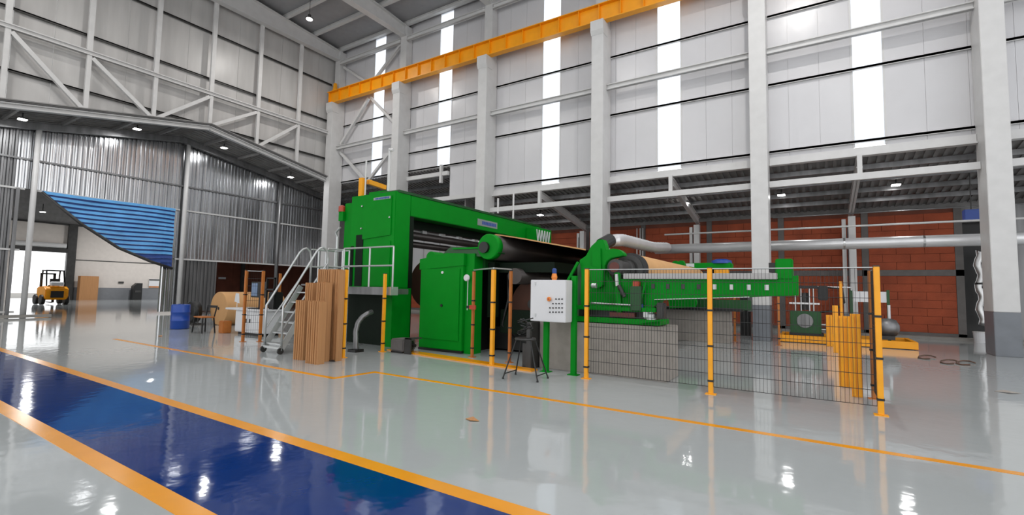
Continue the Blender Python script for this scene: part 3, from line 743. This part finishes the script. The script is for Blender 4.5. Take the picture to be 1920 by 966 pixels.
# vent hose
t = thing('exhaust_hose', 'grey bent hose rising from the floor under the platform', 'hose', (-9.43, 7.9, 0))
hp = []
for px, py, yy in ((667, 657, 8.0), (667, 640, 8.0), (667, 622, 8.05), (671, 606, 8.1), (679, 595, 8.2), (690, 588, 8.35), (697, 585, 8.5)):
    a, z = PY(px, py, yy); hp.append((a, yy, z))
hq = []
for i in range(len(hp) - 1):
    for s_ in range(4): hq.append(tuple(hp[i][j] + (hp[i + 1][j] - hp[i][j]) * s_ / 4 for j in range(3)))
hq.append(hp[-1])
obj('hose', B().tube(hq, [.062 + .005 * (i % 2) for i in range(len(hq))], 12), GALVD, t, smooth=True)
obj('floor_socket', B().box(hp[0][0] - .15, hp[0][0] + .13, 7.88, 8.14, 0, .06), BLACK, t)
# motor
t = thing('electric_motor', 'dark grey boxy motor on the floor left of the green cabinet', 'motor', (-8.9, 8.7, 0))
obj('case', B().box(-9.0, -8.55, 8.5, 8.95, .04, .34), CONCD, t, bevel=.03)
obj('end_cap', B().lathe((-8.55, 8.72, .19), [(.12, 0), (.12, .06), (.04, .07), (.04, .2)], 18, 'x'), BLACK, t)
obj('bracket', B().box(-8.5, -8.3, 8.5, 8.54, 0, .38).box(-8.5, -8.3, 8.5, 8.9, .36, .38), DGREY, t)
obj('feet', B().box(-8.98, -8.6, 8.52, 8.93, 0, .04), BLACK, t)

# ================================================================ GREEN MACHINE 1: GANTRY
t = thing('green_gantry_machine', 'tall green gantry machine spanning toward the white wall', 'machine', (-10.7, 9.2, 0))
XT0, XT1 = -11.56, -9.72
obj('tower', B().box(XT0, XT1, 9.2, 9.78, 1.6, 4.28), GREEN, t, bevel=.015)
obj('tower_side', B().box(-12.05, XT0, 9.35, 9.8, 0, 4.14), GREEN, t, bevel=.015)
obj('tower_foot', B().box(-10.05, XT1, 9.2, 9.9, 0, 1.6), GREEN, t)
obj('recess', B().box(-12.0, -10.06, 9.32, 9.9, 0, 1.6), GREENX, t, label='recess under the platform, its shade painted green-black')
obj('door_panel', B().prism([(-11.0, 2.98), (-9.85, 3.06), (-9.85, 4.16), (-11.0, 4.14)], 9.17, 9.2), GREEN, t)
obj('door_panel', B().box(-10.9, -9.85, 9.17, 9.2, 1.64, 2.9), GREEN, t)
obj('dark_slot_plate', B().box(-11.28, -10.98, 9.185, 9.2, 1.64, 3.12), GREENX, t); obj('dark_slot_plate', B().box(-11.5, -11.38, 9.185, 9.2, 1.64, 2.8), GREENX, t)  # thin plates in shade colour, drawn as slots on the tower face
s1 = B(); s1.box(-10.35, -10.34, 9.165, 9.17, 3.5, 3.56)
for (a, z) in ((-11.05, 3.95), (-11.05, 3.3), (-9.9, 3.55)): obj('bolt', B().lathe((a, 9.15, z), [(.025, 0), (.025, .03)], 10, 'y'), ALU, t)
def plate(x0, x1, y, z0, z1, par, axis='y'):
    if axis == 'y':
        p = obj('name_plate', B().box(x0, x1, y - .012, y, z0, z1), SILV, par)
        b = B(); n = 9; w_ = (x1 - x0) * .82 / n
        for k in range(n):
            a = x0 + (x1 - x0) * .12 + k * w_; b.box(a, a + w_ * .75, y - .018, y - .012, z0 + (z1 - z0) * .2, z1 - (z1 - z0) * .2)
        obj('lettering', b, NAVY, p)
    else:
        p = obj('name_plate', B().box(y, y + .012, x0, x1, z0, z1), SILV, par)
        b = B(); n = 9; w_ = (x1 - x0) * .72 / n
        for k in range(n):
            a = x0 + (x1 - x0) * .22 + k * w_; b.box(y + .012, y + .018, a, a + w_ * .75, z0 + (z1 - z0) * .25, z1 - (z1 - z0) * .25)
        obj('lettering', b, NAVY, p)
x0, z0 = PY(700, 376, 9.15); x1, z1 = PY(732, 367, 9.15); plate(x0, x1, 9.168, z0, z1, t)
# beam
obj('beam', B().box(-10.25, XT1, 9.78, 17.4, 3.66, 4.26), GREEN, t, bevel=.015)
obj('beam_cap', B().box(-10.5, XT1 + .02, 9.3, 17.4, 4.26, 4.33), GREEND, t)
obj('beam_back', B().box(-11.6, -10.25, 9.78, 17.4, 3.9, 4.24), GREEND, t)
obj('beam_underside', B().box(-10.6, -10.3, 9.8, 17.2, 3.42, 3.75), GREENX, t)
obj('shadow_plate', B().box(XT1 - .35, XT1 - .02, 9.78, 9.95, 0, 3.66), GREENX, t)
ya, za = PX(895, 420, XT1); yb, zb = PX(932, 424, XT1); plate(ya, yb, XT1, 3.80, 4.03, t, 'x')
obj('pressure_roller', B().lathe((-10.45, 9.8, 3.22), [(.12, 0), (.12, 7.3)], 20, 'y'), ROLLER, t, smooth=True)
obj('pressure_roller', B().lathe((-10.7, 9.8, 2.98), [(.1, 0), (.1, 7.3)], 20, 'y'), ROLLER, t, smooth=True)
for k in range(7): obj('fitting', B().box(-10.5, -10.38, 10.1 + k * .9, 10.3 + k * .9, 3.32, 3.42), ALU, t)
obj('far_leg', B().box(-11.6, XT1, 17.0, 17.9, 0, 4.2), GREEN, t)
obj('far_box', B().box(XT1, -9.2, 16.2, 17.4, 3.35, 4.1), GREEN, t, bevel=.02)
lt = B()
for k in range(5):
    lt.bar((-9.16, 16.1 + k * .22, 4.0), (-9.16, 16.3 + k * .22, 3.0), .03).bar((-9.16, 16.3 + k * .22, 4.0), (-9.16, 16.1 + k * .22, 3.0), .03)
obj('lattice_guard', lt, BOX, t)
# things on top
tp = B(); x_ = -12.5
fa = PX(690, 341, -11.7); fb = PX(722, 352, -11.7); fc = PX(680, 338, -11.7)
obj('yellow_frame', B().box(-11.78, -11.62, fc[0] - .08, fc[0] + .08, 4.1, fc[1] + .06).bar((-11.7, fa[0], fa[1]), (-11.7, fb[0], fb[1]), .12, .14), YEL, t, label='yellow frame on top')
obj('cap_block', B().box(-10.9, -10.45, 10.2, 10.9, 4.3, 4.42), BLACK, t)
obj('top_cover', B().prism([(-11.5, 4.28), (-10.3, 4.28), (-10.35, 4.42), (-10.8, 4.5), (-11.45, 4.5)], 9.75, 10.6), GREEN, t)
ma = PY(687, 300, 9.7); mb = PY(731, 281, 9.9)
obj('mast', B().tube([(ma[0], 9.7, 4.2), (ma[0], 9.7, ma[1])], .025, 8), WHITE, t); obj('mast', B().tube([(mb[0], 9.9, 4.2), (mb[0], 9.9, mb[1])], .045, 8).tube([(mb[0] - .02, 9.9, mb[1]), (mb[0] + .15, 9.9, mb[1] - .03)], .05, 8), WHITE, t)
for px, pa, pb_, yy in ((934, 372, 400, 14.0), (963, 363, 410, 14.8)):
    a, z = PY(px, pa, yy); a2, z2 = PY(px, pb_, yy); obj('mast', B().tube([(a, yy, z2), (a, yy, z)], .035, 8), WHITE, t)
obj('warning_lamp', B().lathe((-12.12, 9.3, 3.88), [(.1, 0), (.1, .16), (.04, .2)], 16), RED, t, label='red warning lamp'); obj('lamp_arm', B().box(-12.2, -12.0, 9.25, 9.4, 3.6, 3.88), GREEN, t)
obj('air_pipe', B().tube([(-12.15, 9.2, 1.6), (-12.15, 9.2, 3.1), (-12.3, 9.25, 3.25), (-12.1, 9.25, 3.4)], .035, 8), ALU, t)
paper_roll('brown paper roll mounted inside the green gantry behind the cabinet', -9.75, 10.6, 16.4, 1.75, .72, KRAFTD, .12)

# ================================================================ GREEN MACHINE 2: CABINET + TOP ROLLER
t = thing('green_cabinet_machine', 'green machine with smooth front cabinet and large roller on top', 'machine', (-7.9, 9.4, 0))
obj('cabinet', B().box(-8.9, -7.45, 9.41, 9.85, .06, 2.38), GREEN, t, bevel=.012)
obj('cabinet_cap', B().prism([(-8.92, 2.1), (-7.43, 2.2), (-7.43, 2.5), (-8.0, 2.52), (-8.92, 2.38)], 9.385, 9.87), GREEN, t)
obj('door_panel', B().box(-8.86, -7.55, 9.385, 9.41, .3, 2.12), GREEN, t, bevel=.006)
obj('plinth', B().box(-8.9, -7.45, 9.40, 9.85, 0, .06), BLACK, t)
for (px, py) in ((829, 511), (827, 573)):
    a, z = PY(px, py, 9.36); obj('lock', B().lathe((a, 9.36, z), [(.035, 0), (.035, .03)], 14, 'y'), BOX if py < 540 else BLACK, t)
obj('side_upright', B().box(-7.45, -7.18, 9.5, 9.85, 0, 2.5), GREEN, t)
obj('side_upright', B().box(-7.1, -6.9, 9.98, 10.2, .9, 2.3), GREENX, t)
a, z = PY(872, 521, 9.3)
g_ = obj('gauge', B().lathe((a, 9.33, z), [(.07, 0), (.085, .02), (.085, .05)], 20, 'y'), BOX, t); obj('gauge_pipe', B().tube([(a + .03, 9.38, z - .08), (a + .03, 9.38, z - .8)], .012, 6), ALU, g_)
obj('cross_beam', B().box(-7.1, -5.3, 10.2, 16.8, 2.05, 2.3), GREENX, t)
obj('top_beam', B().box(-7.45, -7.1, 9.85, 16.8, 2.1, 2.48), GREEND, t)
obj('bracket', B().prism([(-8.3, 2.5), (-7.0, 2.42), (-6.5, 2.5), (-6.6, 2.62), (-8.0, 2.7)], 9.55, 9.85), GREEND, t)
obj('bracket_shelf', B().box(-7.9, -6.75, 9.5, 9.95, 2.62, 2.66), GREEN, t)
obj('bearing_cover', B().lathe((-8.55, 9.4, 2.42), [(.16, 0), (.16, .4)], 20, 'y'), GREEN, t)
fx_, fz_ = -6.80, 2.66
obj('roller_flange', B().lathe((fx_, 9.52, fz_), [(.30, 0), (.32, .03), (.32, .2)], 40, 'y'), GREEN, t, smooth=True)
obj('bearing', B().lathe((fx_ - .08, 9.44, fz_ - .02), [(.14, 0), (.14, .1)], 20, 'y'), BLACK, t)
obj('big_roller', B().lathe((fx_, 9.72, fz_), [(.31, 0), (.31, 6.8)], 40, 'y'), ROLLER, t, smooth=True)
obj('lower_roller', B().lathe((-6.3, 10.0, 1.95), [(.2, 0), (.2, 6.5)], 30, 'y'), ROLLER, t, smooth=True)
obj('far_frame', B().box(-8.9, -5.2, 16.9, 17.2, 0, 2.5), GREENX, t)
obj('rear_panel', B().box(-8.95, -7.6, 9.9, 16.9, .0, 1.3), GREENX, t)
for (x, y) in ((-6.7, 10.3), (-6.2, 11.2), (-5.6, 10.6)): obj('hose', B().tube([(x, y, 2.0), (x + .1, y - .1, 1.4), (x - .15, y, .7), (x + .2, y + .2, .3)], .03, 8), BLACK, t, smooth=True)
obj('lower_shade_block', B().box(-7.3, -5.0, 10.6, 16.5, .05, .62), BLACK, t)  # black fill added for the deep shade below the roller
obj('inner_shade_panel', B().box(-7.6, -7.5, 9.9, 16.9, 0, 2.3), BLACK, t)  # black panels added to keep the machine interior dark
obj('inner_shade_panel', B().box(-5.1, -4.98, 12.5, 16.9, 0, 2.4), BLACK, t); obj('lower_shade_block', B().box(-6.9, -5.1, 10.3, 10.45, .5, 1.1), GREENX, t)
paper_roll('dark brown covered paper roll inside the green machine frame', -6.15, 10.6, 16.3, 1.25, .62, KRAFTD, .12)
# paper sheet from roller to stand
t = thing('paper_web', 'wide paper web stretched from the big roller to the hooked stand', 'paper', (-5.6, 9.9, 2.5))
top = [(-7.05, 2.92), (-6.8, 2.985), (-6.6, 2.955), (-6.0, 2.85), (-5.4, 2.73), (-4.35, 2.53)]
vs = []; fs = []
for i, (x, z) in enumerate(top): vs += [(x, 9.9, z), (x, 16.3, z), (x, 9.9, z + .012), (x, 16.3, z + .012)]
n = len(top)
for i in range(n - 1):
    j = 4 * i; k = 4 * i + 4; fs += [(j, j + 1, k + 1, k), (j + 2, k + 2, k + 3, j + 3), (j, k, k + 2, j + 2), (j + 1, j + 3, k + 3, k + 1)]
obj('web', B().add(vs, fs), KRAFTD, t, smooth=False)  # dark kraft puts the shaded underside of the sheet into its colour
e_ = B()
for (a, b_) in zip(top, top[1:]): e_.bar((a[0], 9.885, a[1] + .01), (b_[0], 9.885, b_[1] + .01), .03, .03)
obj('near_edge', e_, KRAFT, t, label='pale layered near edge of the web')

# ================================================================ GREEN MACHINE 3: HOOKED ROLL STAND
t = thing('green_roll_stand', 'green hooked roll stand with long arm lying on concrete blocks', 'machine', (-3.5, 9.4, 0.98))
Yh = 9.2
outline = [(1092, 592), (1088, 560), (1090, 515), (1086, 488), (1098, 480), (1108, 462), (1122, 449), (1130, 449), (1134, 460), (1136, 470), (1148, 466), (1160, 468), (1168, 474), (1169, 479), (1158, 482), (1146, 484), (1138, 490), (1134, 500), (1135, 512), (1142, 524), (1150, 535), (1160, 560), (1166, 575), (1160, 590)]
poly = [PY(px, py, Yh) for px, py in outline]
obj('side_plate', B().prism(poly, Yh, Yh + .22), GREEN, t, bevel=.01)
poly2 = [(x, z) for x, z in poly]
obj('far_side_plate', B().prism(poly2, 16.2, 16.45), GREEN, t)
pr_ = [PY(px, py, Yh - .04) for px, py in ((1110, 470), (1126, 466), (1128, 535), (1122, 538), (1112, 536))]
obj('rib', B().prism(pr_, Yh - .05, Yh), GREEN, t)
pr_ = [PY(px, py, Yh - .04) for px, py in ((1108, 500), (1134, 505), (1133, 536), (1124, 541), (1112, 536))]
obj('arm_boss', B().prism(pr_, Yh - .12, Yh), GREEN, t, bevel=.01)
# chuck and roll, axis along Y
def C(px, py, y): a, z = PY(px, py, y); return (a, y, z)
cx1, cz1 = PY(1152, 501, 8.95)
obj('chuck', B().lathe((cx1, 8.95, cz1), [(.10, 0), (.16, .03), (.16, .22), (.14, .25), (.14, .6), (.18, .62), (.18, .75), (.15, .8), (.15, 1.0)], 30, 'y'), DGREY, t, smooth=False)
obj('chuck_core', B().lathe((cx1, 8.93, cz1), [(.1, 0), (.1, .03)], 24, 'y'), mat('red_brown_core', (92, 48, 40), .6), t)
obj('rail', B().box(-3.15, -.53, 8.95, 9.2, 1.86, 1.965), RAILM, t, bevel=.008)
beam_o = [(1150, 527), (1456, 524), (1500, 515), (1500, 553), (1456, 556), (1415, 557), (1238, 567), (1225, 585), (1155, 588)]
pb = [PY(px, py, 9.0) for px, py in beam_o]
pb = [(-3.25, 1.86), (-.53, 1.86), (-.24, 1.93), (-.24, 1.60), (-.60, 1.58), (-2.45, 1.46), (-2.6, 1.3), (-3.25, 1.25)]
obj('arm', B().prism(pb, 9.0, 9.3), GREEN, t, bevel=.006)
obj('arm_lip', B().bar((-2.55, 8.97, 1.475), (-.95, 8.97, 1.56), .05, .012), BOX, t)
obj('end_stop', B().box(-.56, -.31, 8.98, 9.3, 1.86, 2.20), GREEN, t, bevel=.015)
obj('stop_buffer', B().box(-.66, -.56, 9.05, 9.2, 1.98, 2.14), BLACK, t)
for k in range(9):
    x = -2.85 + k * .27
    obj('arm_window', B().box(x - .03, x + .03, 8.985, 9.0, 1.68, 1.77), DGREY if k < 5 else ALU, t)
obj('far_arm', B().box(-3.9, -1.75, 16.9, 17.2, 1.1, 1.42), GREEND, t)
obj('far_arm_foot', B().box(-4.4, -2.0, 16.7, 17.4, 1.05, 1.14), BLACK, t)
obj('strut', B().bar((-3.28, 9.0, 1.98), (-3.22, 8.97, 1.2), .10), GREEN, t)
obj('strut_end', B().bar((-3.28, 8.96, 1.95), (-3.26, 8.95, 1.72), .06), ALU, t)
a = PY(1160, 535, 8.9); b_ = PY(1171, 557, 8.9)
obj('cylinder', B().tube([(a[0], 8.9, a[1]), (b_[0], 8.9, b_[1])], .04, 12), DGREY, t)
obj('valve_block', B().box(-2.98, -2.76, 8.85, 9.0, 1.25, 1.72), GREEND, t, bevel=.01); obj('valve_cap', B().box(-2.93, -2.82, 8.86, 8.99, 1.72, 1.82), RED, t)
a = PY(1211, 530, 8.9); b_ = PY(1200, 568, 8.9)
obj('lever', B().bar((a[0], 8.9, a[1]), (b_[0], 8.9, b_[1]), .04), GREEN, t)
# carriage on block
obj('base_plate', B().box(-4.2, -2.42, 8.82, 9.5, 1.0, 1.10), GREEN, t, bevel=.01)
obj('base_plate', B().box(-4.15, -2.5, 8.86, 9.5, 1.24, 1.32), GREEN, t, bevel=.01)
obj('base_web', B().box(-4.1, -2.7, 9.0, 9.4, 1.10, 1.24), BLACK, t)
obj('red_guide', B().box(-3.4, -2.9, 8.88, 8.98, 1.12, 1.21), mat('red_oxide', (96, 44, 38), .6), t)
obj('gear_motor', B().lathe((-2.62, 8.98, 1.10), [(.1, 0), (.1, .1), (.07, .12), (.07, .2)], 16), ALU, t); obj('gear_motor', B().box(-2.5, -2.36, 8.9, 9.1, 1.12, 1.42), DGREY, t, bevel=.02)
obj('gear_motor', B().box(-2.74, -2.64, 8.88, 9.0, 1.12, 1.26), ALU, t, bevel=.02)
obj('blue_knob', B().lathe((-2.78, 8.9, 1.32), [(.04, 0), (.04, .06)], 12), BLUEDR, t)
obj('guide_rod', B().tube([(-3.75, 8.8, 1.38), (-2.95, 8.8, 1.36)], .018, 8), STEEL, t)
obj('foot_tongue', B().bar((-2.75, 8.78, 1.05), (-2.28, 8.72, 1.12), .12, .03), GREEN, t)
a = PY(1086, 492, 9.15); b_ = PY(1066, 528, 9.15)
obj('side_brace', B().bar((a[0], 9.1, a[1]), (b_[0], 9.1, b_[1]), .05), GREEN, t)
obj('lamp_bracket', B().lathe((-3.78, 8.9, 1.72), [(.05, 0), (.05, .1)], 12, 'x'), ALU, t)
obj('back_column', B().box(-4.28, -4.05, 9.3, 9.6, 1.0, 2.2), GREEND, t)
t = paper_roll('pale kraft paper roll held by the chuck of the hooked stand', cx1 + .02, 10.0, 16.1, cz1 + .0, .33, KRAFT, .1)
obj('end_ring', B().lathe((cx1 + .02, 9.82, cz1), [(.26, 0), (.345, .03), (.345, .18), (.34, .2)], 36, 'y'), BLACK, t, label='black rubber end ring')
obj('end_ring', B().lathe((cx1 + .02, 9.74, cz1), [(.2, 0), (.29, .02), (.29, .09)], 36, 'y'), DGREY, t)

# concrete blocks
t = thing('concrete_block', 'near concrete block carrying the green roll stand', 'concrete block', (-3.6, 9.2, 0), 'concrete blocks')
obj('block', B().box(-4.9, -2.28, 8.80, 9.62, 0, .985), CONCW, t, bevel=.01)
t = thing('concrete_block', 'far concrete block behind, under the dark green arm', 'concrete block', (-3.4, 17.3, 0), 'concrete blocks')
obj('block', B().box(-4.6, -2.38, 16.95, 17.5, 0, 1.045), CONCW, t, bevel=.01)
x, y = G(995, 693)
tag(obj('dark_crate', B().box(-5.05, -4.92, 8.5, 8.9, 0, .95).box(-5.2, -5.05, 8.6, 8.95, 0, .5), DGREY, bevel=.01), 'dark grey steel plate behind the stool legs', 'steel box')

# green housing with blue drum behind
t = thing('green_housing', 'long green housing seen above the paper roll end', 'housing', (-3.1, 17, 2.4))
obj('cover', B().box(-3.9, -2.4, 17.6, 18.1, 2.45, 2.68), GREEN, t, bevel=.03)
obj('end_cover', B().box(-4.0, -3.6, 17.55, 17.6, 2.46, 2.66), BOX, t)
obj('pulley', B().lathe((-4.25, 17.6, 2.62), [(.15, 0), (.15, .2)], 20, 'y'), GREEN, t); obj('stand', B().box(-3.2, -3.0, 17.75, 18, 0, 2.45), GREENX, t)
obj('motor_cap', B().lathe((-2.75, 17.85, 2.66), [(.34, 0), (.32, .1), (.18, .15)], 24), BLUEDR, t, label='blue domed motor cap')
obj('yellow_foot', B().box(-2.95, -2.5, 17.6, 17.9, 2.25, 2.44), YEL, t)

# hydraulic unit etc.
Yq = 19.3
t = thing('pump_skid', 'yellow steel floor frame under the green oil tank', 'frame', (.7, Yq, 0))
for y0_, y1_ in ((19.0, 19.12), (20.7, 20.82)): obj('side_beam', B().box(-1.1, 2.6, y0_, y1_, .02, .24), YEL, t, bevel=.006)
for x in (-1.1, .8, 2.48): obj('cross_beam', B().box(x, x + .12, 19.12, 20.7, .02, .24), YEL, t, bevel=.006)
obj('tray', B().box(-1, 2.5, 19.1, 20.7, .0, .04), DGREY, t)
t = thing('oil_tank', 'green oil tank with round grey cover on the yellow frame', 'tank', (-.3, 19.6, .24))
obj('tank', B().prism([(-.78, .30), (.13, .30), (.13, 1.06), (-.78, 1.06)], 19.3, 20.0), GREEND, t, bevel=.02)
obj('inspection_cover', B().lathe((-.34, 19.26, .74), [(.24, 0), (.24, .05)], 28, 'y'), GALVD, t)
obj('skirt', B().box(-.8, .2, 19.25, 20.05, .24, .32), BLACK, t)
for k, x in enumerate((-.62, -.45, -.2, -.08)): obj('pipe', B().tube([(x, 19.5, 1.06), (x, 19.5, 1.8 + .05 * k)], .025, 8), STEEL, t)
obj('manifold', B().box(-.8, .05, 19.45, 19.7, 1.85, 1.95), BLACK, t); obj('manifold', B().box(.05, .35, 19.4, 19.7, 1.45, 1.95), BLACK, t, bevel=.03)
obj('crossbar', B().box(-.8, .1, 19.45, 19.55, 1.3, 1.36), STEEL, t); obj('pump', B().lathe((-.35, 19.7, 1.1), [(.14, 0), (.14, .6)], 16), DGREY, t)
obj('hose', B().tube([(.3, 19.5, 1.9), (.75, 19.5, 1.85), (.8, 19.5, 1.4), (.5, 19.5, 1.1), (.1, 19.5, 1.05)], .03, 8), BLACK, t, smooth=True)
obj('spout', B().tube([(-.5, 19.5, 1.93), (1.0, 19.5, 1.90), (1.0, 19.5, 1.8)], .02, 8), BOX, t)
for z in (.45, .62): obj('tap', B().tube([(.13, 19.5, z), (.4, 19.5, z)], .03, 8), ALU, t)
t = thing('air_compressor', 'silver rounded air tank on the yellow frame near its right end', 'tank', (1.9, 19.6, .24))
obj('tank', B().lathe((1.65, 19.6, .62), [(.1, 0), (.25, .08), (.3, .2), (.3, .35), (.25, .5), (.1, .58)], 28, 'x'), GALVD, t, smooth=True)
obj('foot', B().box(1.75, 2.1, 19.45, 19.75, .24, .36), DGREY, t); obj('neck', B().tube([(1.98, 19.6, .9), (1.98, 19.6, 1.35)], .04, 8), BOX, t)
t = thing('sign_stand', 'green framed stand with blank white board behind the nearest post', 'stand', (1.6, 19.8, 0))
obj('board', B().box(1.1, 2.0, 20.1, 20.14, 1.42, 1.78), BOX, t)
for x in (1.02, 2.02): obj('leg', B().box(x - .04, x + .04, 20.08, 20.15, .04, 1.84), GREEND, t)
# yellow guards
def guard(px0, px1, pyt, pyb, label):
    y = G((px0 + px1) / 2, pyb)[1]; xa = PY(px0, pyb, y)[0]; xb = PY(px1, pyb, y)[0]; zt = PY((px0 + px1) / 2, pyt, y)[1]
    t = thing('yellow_guard', label, 'guard', ((xa + xb) / 2, y, 0), 'yellow upright guards')
    obj('plate', B().box(xa, xb, y, y + .04, .0, zt), YELP, t, bevel=.004)
    n = max(1, round((xb - xa) / .09))
    for k in range(n): 
        c = xa + (xb - xa) * (k + .5) / n; obj('rib', B().box(c - .02, c + .02, y - .03, y, .02, zt - .03), YELP, t, bevel=.004)
guard(1598, 1618, 589, 745, 'nearest yellow guard plate, its foot just behind the mesh')
guard(1574, 1600, 593, 727, 'second yellow guard plate, left behind the nearest one')
guard(1563, 1573.5, 573, 662, 'narrow yellow upright left of the two big plates')
guard(1550, 1562, 591, 650, 'farthest short yellow guard at the left of the group')
guard(1577, 1583, 528, 655, 'thin tall yellow upright rising above the guards')
# posts behind
x, y = G(1461, 648); post('fence_post', 'thin orange post at the left end of the yellow floor frame', x, y, 2.0, BRNP, group='far posts')
x, y = G(1378, 640); post('fence_post', 'thin orange post left of the column with grey foot', x, y, 2.0, BRNP, group='far posts')
t = thing('electric_cabinet', 'dark cabinet and cables left of the column with grey foot', 'cabinet', (-2.1, 20.5, 0))
obj('body', B().box(-2.5, -2.15, 20.4, 20.9, 0, 1.6), BLACK, t); obj('box', B().box(-2.2, -1.75, 20.3, 20.5, .95, 1.6), GALVD, t)
obj('cable', B().tube([(-2.0, 20.3, .95), (-1.9, 20.2, .5), (-1.6, 20.1, .1), (-1.4, 20.1, .03)], .04, 8), BLACK, t, smooth=True)

# control box
t = thing('control_box', 'light grey push-button control box on green legs', 'control panel', (-4.3, 8.3, 0))
obj('enclosure', B().box(-4.73, -3.96, 8.1, 8.38, 1.01, 1.81), BOX, t, bevel=.01)
for x, y in ((-4.55, 8.45), (-3.95, 8.45)):
    obj('leg', B().box(x - .05, x + .05, y - .04, y + .04, 0, 1.9 if x > -4.2 else 1.01), GREEN, t); obj('foot', B().box(x - .1, x + .1, y - .08, y + .08, 0, .015), GREEN, t)
a, z = PY(1030, 561, 8.08)
eb = obj('emergency_button', B().lathe((a, 8.05, z), [(.035, 0), (.045, .01), (.03, .05)], 18, 'y'), ORNG, t, label='orange emergency button')
obj('button_core', B().lathe((a, 8.04, z), [(.015, 0), (.015, .012)], 12, 'y'), RED, eb)
for row, py in enumerate((561, 569.5, 577.5, 585.5)):
    for col in range(5):
        px = 1030.5 + col * 5.7
        if row == 0 and col < 2: continue
        if row == 1 and col == 0: continue
        a, z = PY(px, py, 8.08)
        obj('push_button', B().lathe((a, 8.075, z), [(.011, 0), (.014, .025)], 10, 'y'), BLACK if (row + col) % 3 else DGREY, t)
for px, py in ((1003, 532), (1003, 591)):
    a, z = PY(px, py, 8.08); obj('hinge', B().box(a - .012, a + .012, 8.085, 8.1, z - .03, z + .03), ALU, t)
bc = obj('beacon', B().lathe((-4.28, 8.24, 1.81), [(.045, 0), (.05, .03), (.06, .05), (.05, .1), (.04, .13)], 18), ORNG, t, label='orange warning beacon')
obj('beacon_cap', B().lathe((-4.28, 8.24, 1.94), [(.045, 0), (.045, .08), (.02, .1)], 16), BLUETD, bc)

# stool
t = thing('work_stool', 'black four-legged stool with grey round seat before the control box', 'stool', (-4.5, 7.55, 0))
obj('seat', B().lathe((-4.5, 7.55, .70), [(.19, 0), (.2, .015), (.19, .035)], 28), DGREY, t)
for fx2, fy2 in ((-4.79, 7.27), (-4.84, 7.78), (-4.14, 7.38), (-4.17, 7.82)):
    ux, uy = -4.5 + (fx2 + 4.5) * .42, 7.55 + (fy2 - 7.55) * .42
    obj('leg', B().tube([(ux, uy, .70), (fx2, fy2, .02)], .013, 8), BLACK, t); obj('foot', B().lathe((fx2, fy2, 0), [(.02, 0), (.018, .03)], 10), BLACK, t)
obj('stretcher', B().tube([(-4.76, 7.3, .1), (-4.8, 7.75, .1)], .01, 8), BLACK, t); obj('stretcher', B().tube([(-4.17, 7.42, .1), (-4.2, 7.8, .1)], .01, 8), BLACK, t)
t = thing('tool_coil', 'tangle of dark cables and tools lying on the stool seat', 'tools', (-4.5, 7.55, .735))
rr = random.Random(5)
for k in range(4):
    pts = [(-4.5 + .12 * math.cos(a_ * 1.3 + k), 7.55 + .1 * math.sin(a_ * 1.1 + k * 2), .75 + .045 * a_ + .01 * k) for a_ in range(8)]
    obj('cable', B().tube(pts, .013, 6), BLACK, t, smooth=True)
obj('clamp', B().box(-4.45, -4.38, 7.5, 7.56, .74, .9), DGREY, t)

# debris on floor
def scrap(px, py, s, m, label, name='paper_scrap', cat='scrap'):
    x, y = G(px, py); b = B()
    vs = [(x - s, y, .004), (x - s * .2, y + s * .5, .03), (x + s, y + s * .1, .006), (x + s * .1, y - s * .45, .012)]
    b.add(vs + [(v[0], v[1], v[2] + .006) for v in vs], [(0, 1, 2, 3), (7, 6, 5, 4), (0, 1, 5, 4), (1, 2, 6, 5), (2, 3, 7, 6), (3, 0, 4, 7)])
    tag(obj(name, b, m), label, cat)
scrap(885, 789, .10, CARD, 'small cardboard scrap alone on the grey floor in front')
scrap(1890, 737, .17, CONCW, 'cardboard scrap on the floor near the right edge')
scrap(300, 631, .12, CARD, 'tiny scrap on the floor near the far yellow line')
scrap(622, 678, .1, DGREY, 'dark rag on the floor at the foot of the cardboard bundles')
for (px, py), lb in zip(((1738, 672), (1781, 681), (1811, 683)), ('left', 'middle', 'right')):
    x, y = G(px, py); pts = [(x + .2 * math.cos(a_ * .8), y + .35 * math.sin(a_ * .8 + .5), .03 + .02 * math.sin(a_)) for a_ in range(7)]
    tag(obj('strap_coil', B().tube(pts, .018, 8), mat('brown_strap', (84, 60, 46), .7) if lb == 'left' else MATS['brown_strap'], smooth=True), 'dark curled strap on the floor, %s of three' % lb, 'strap')
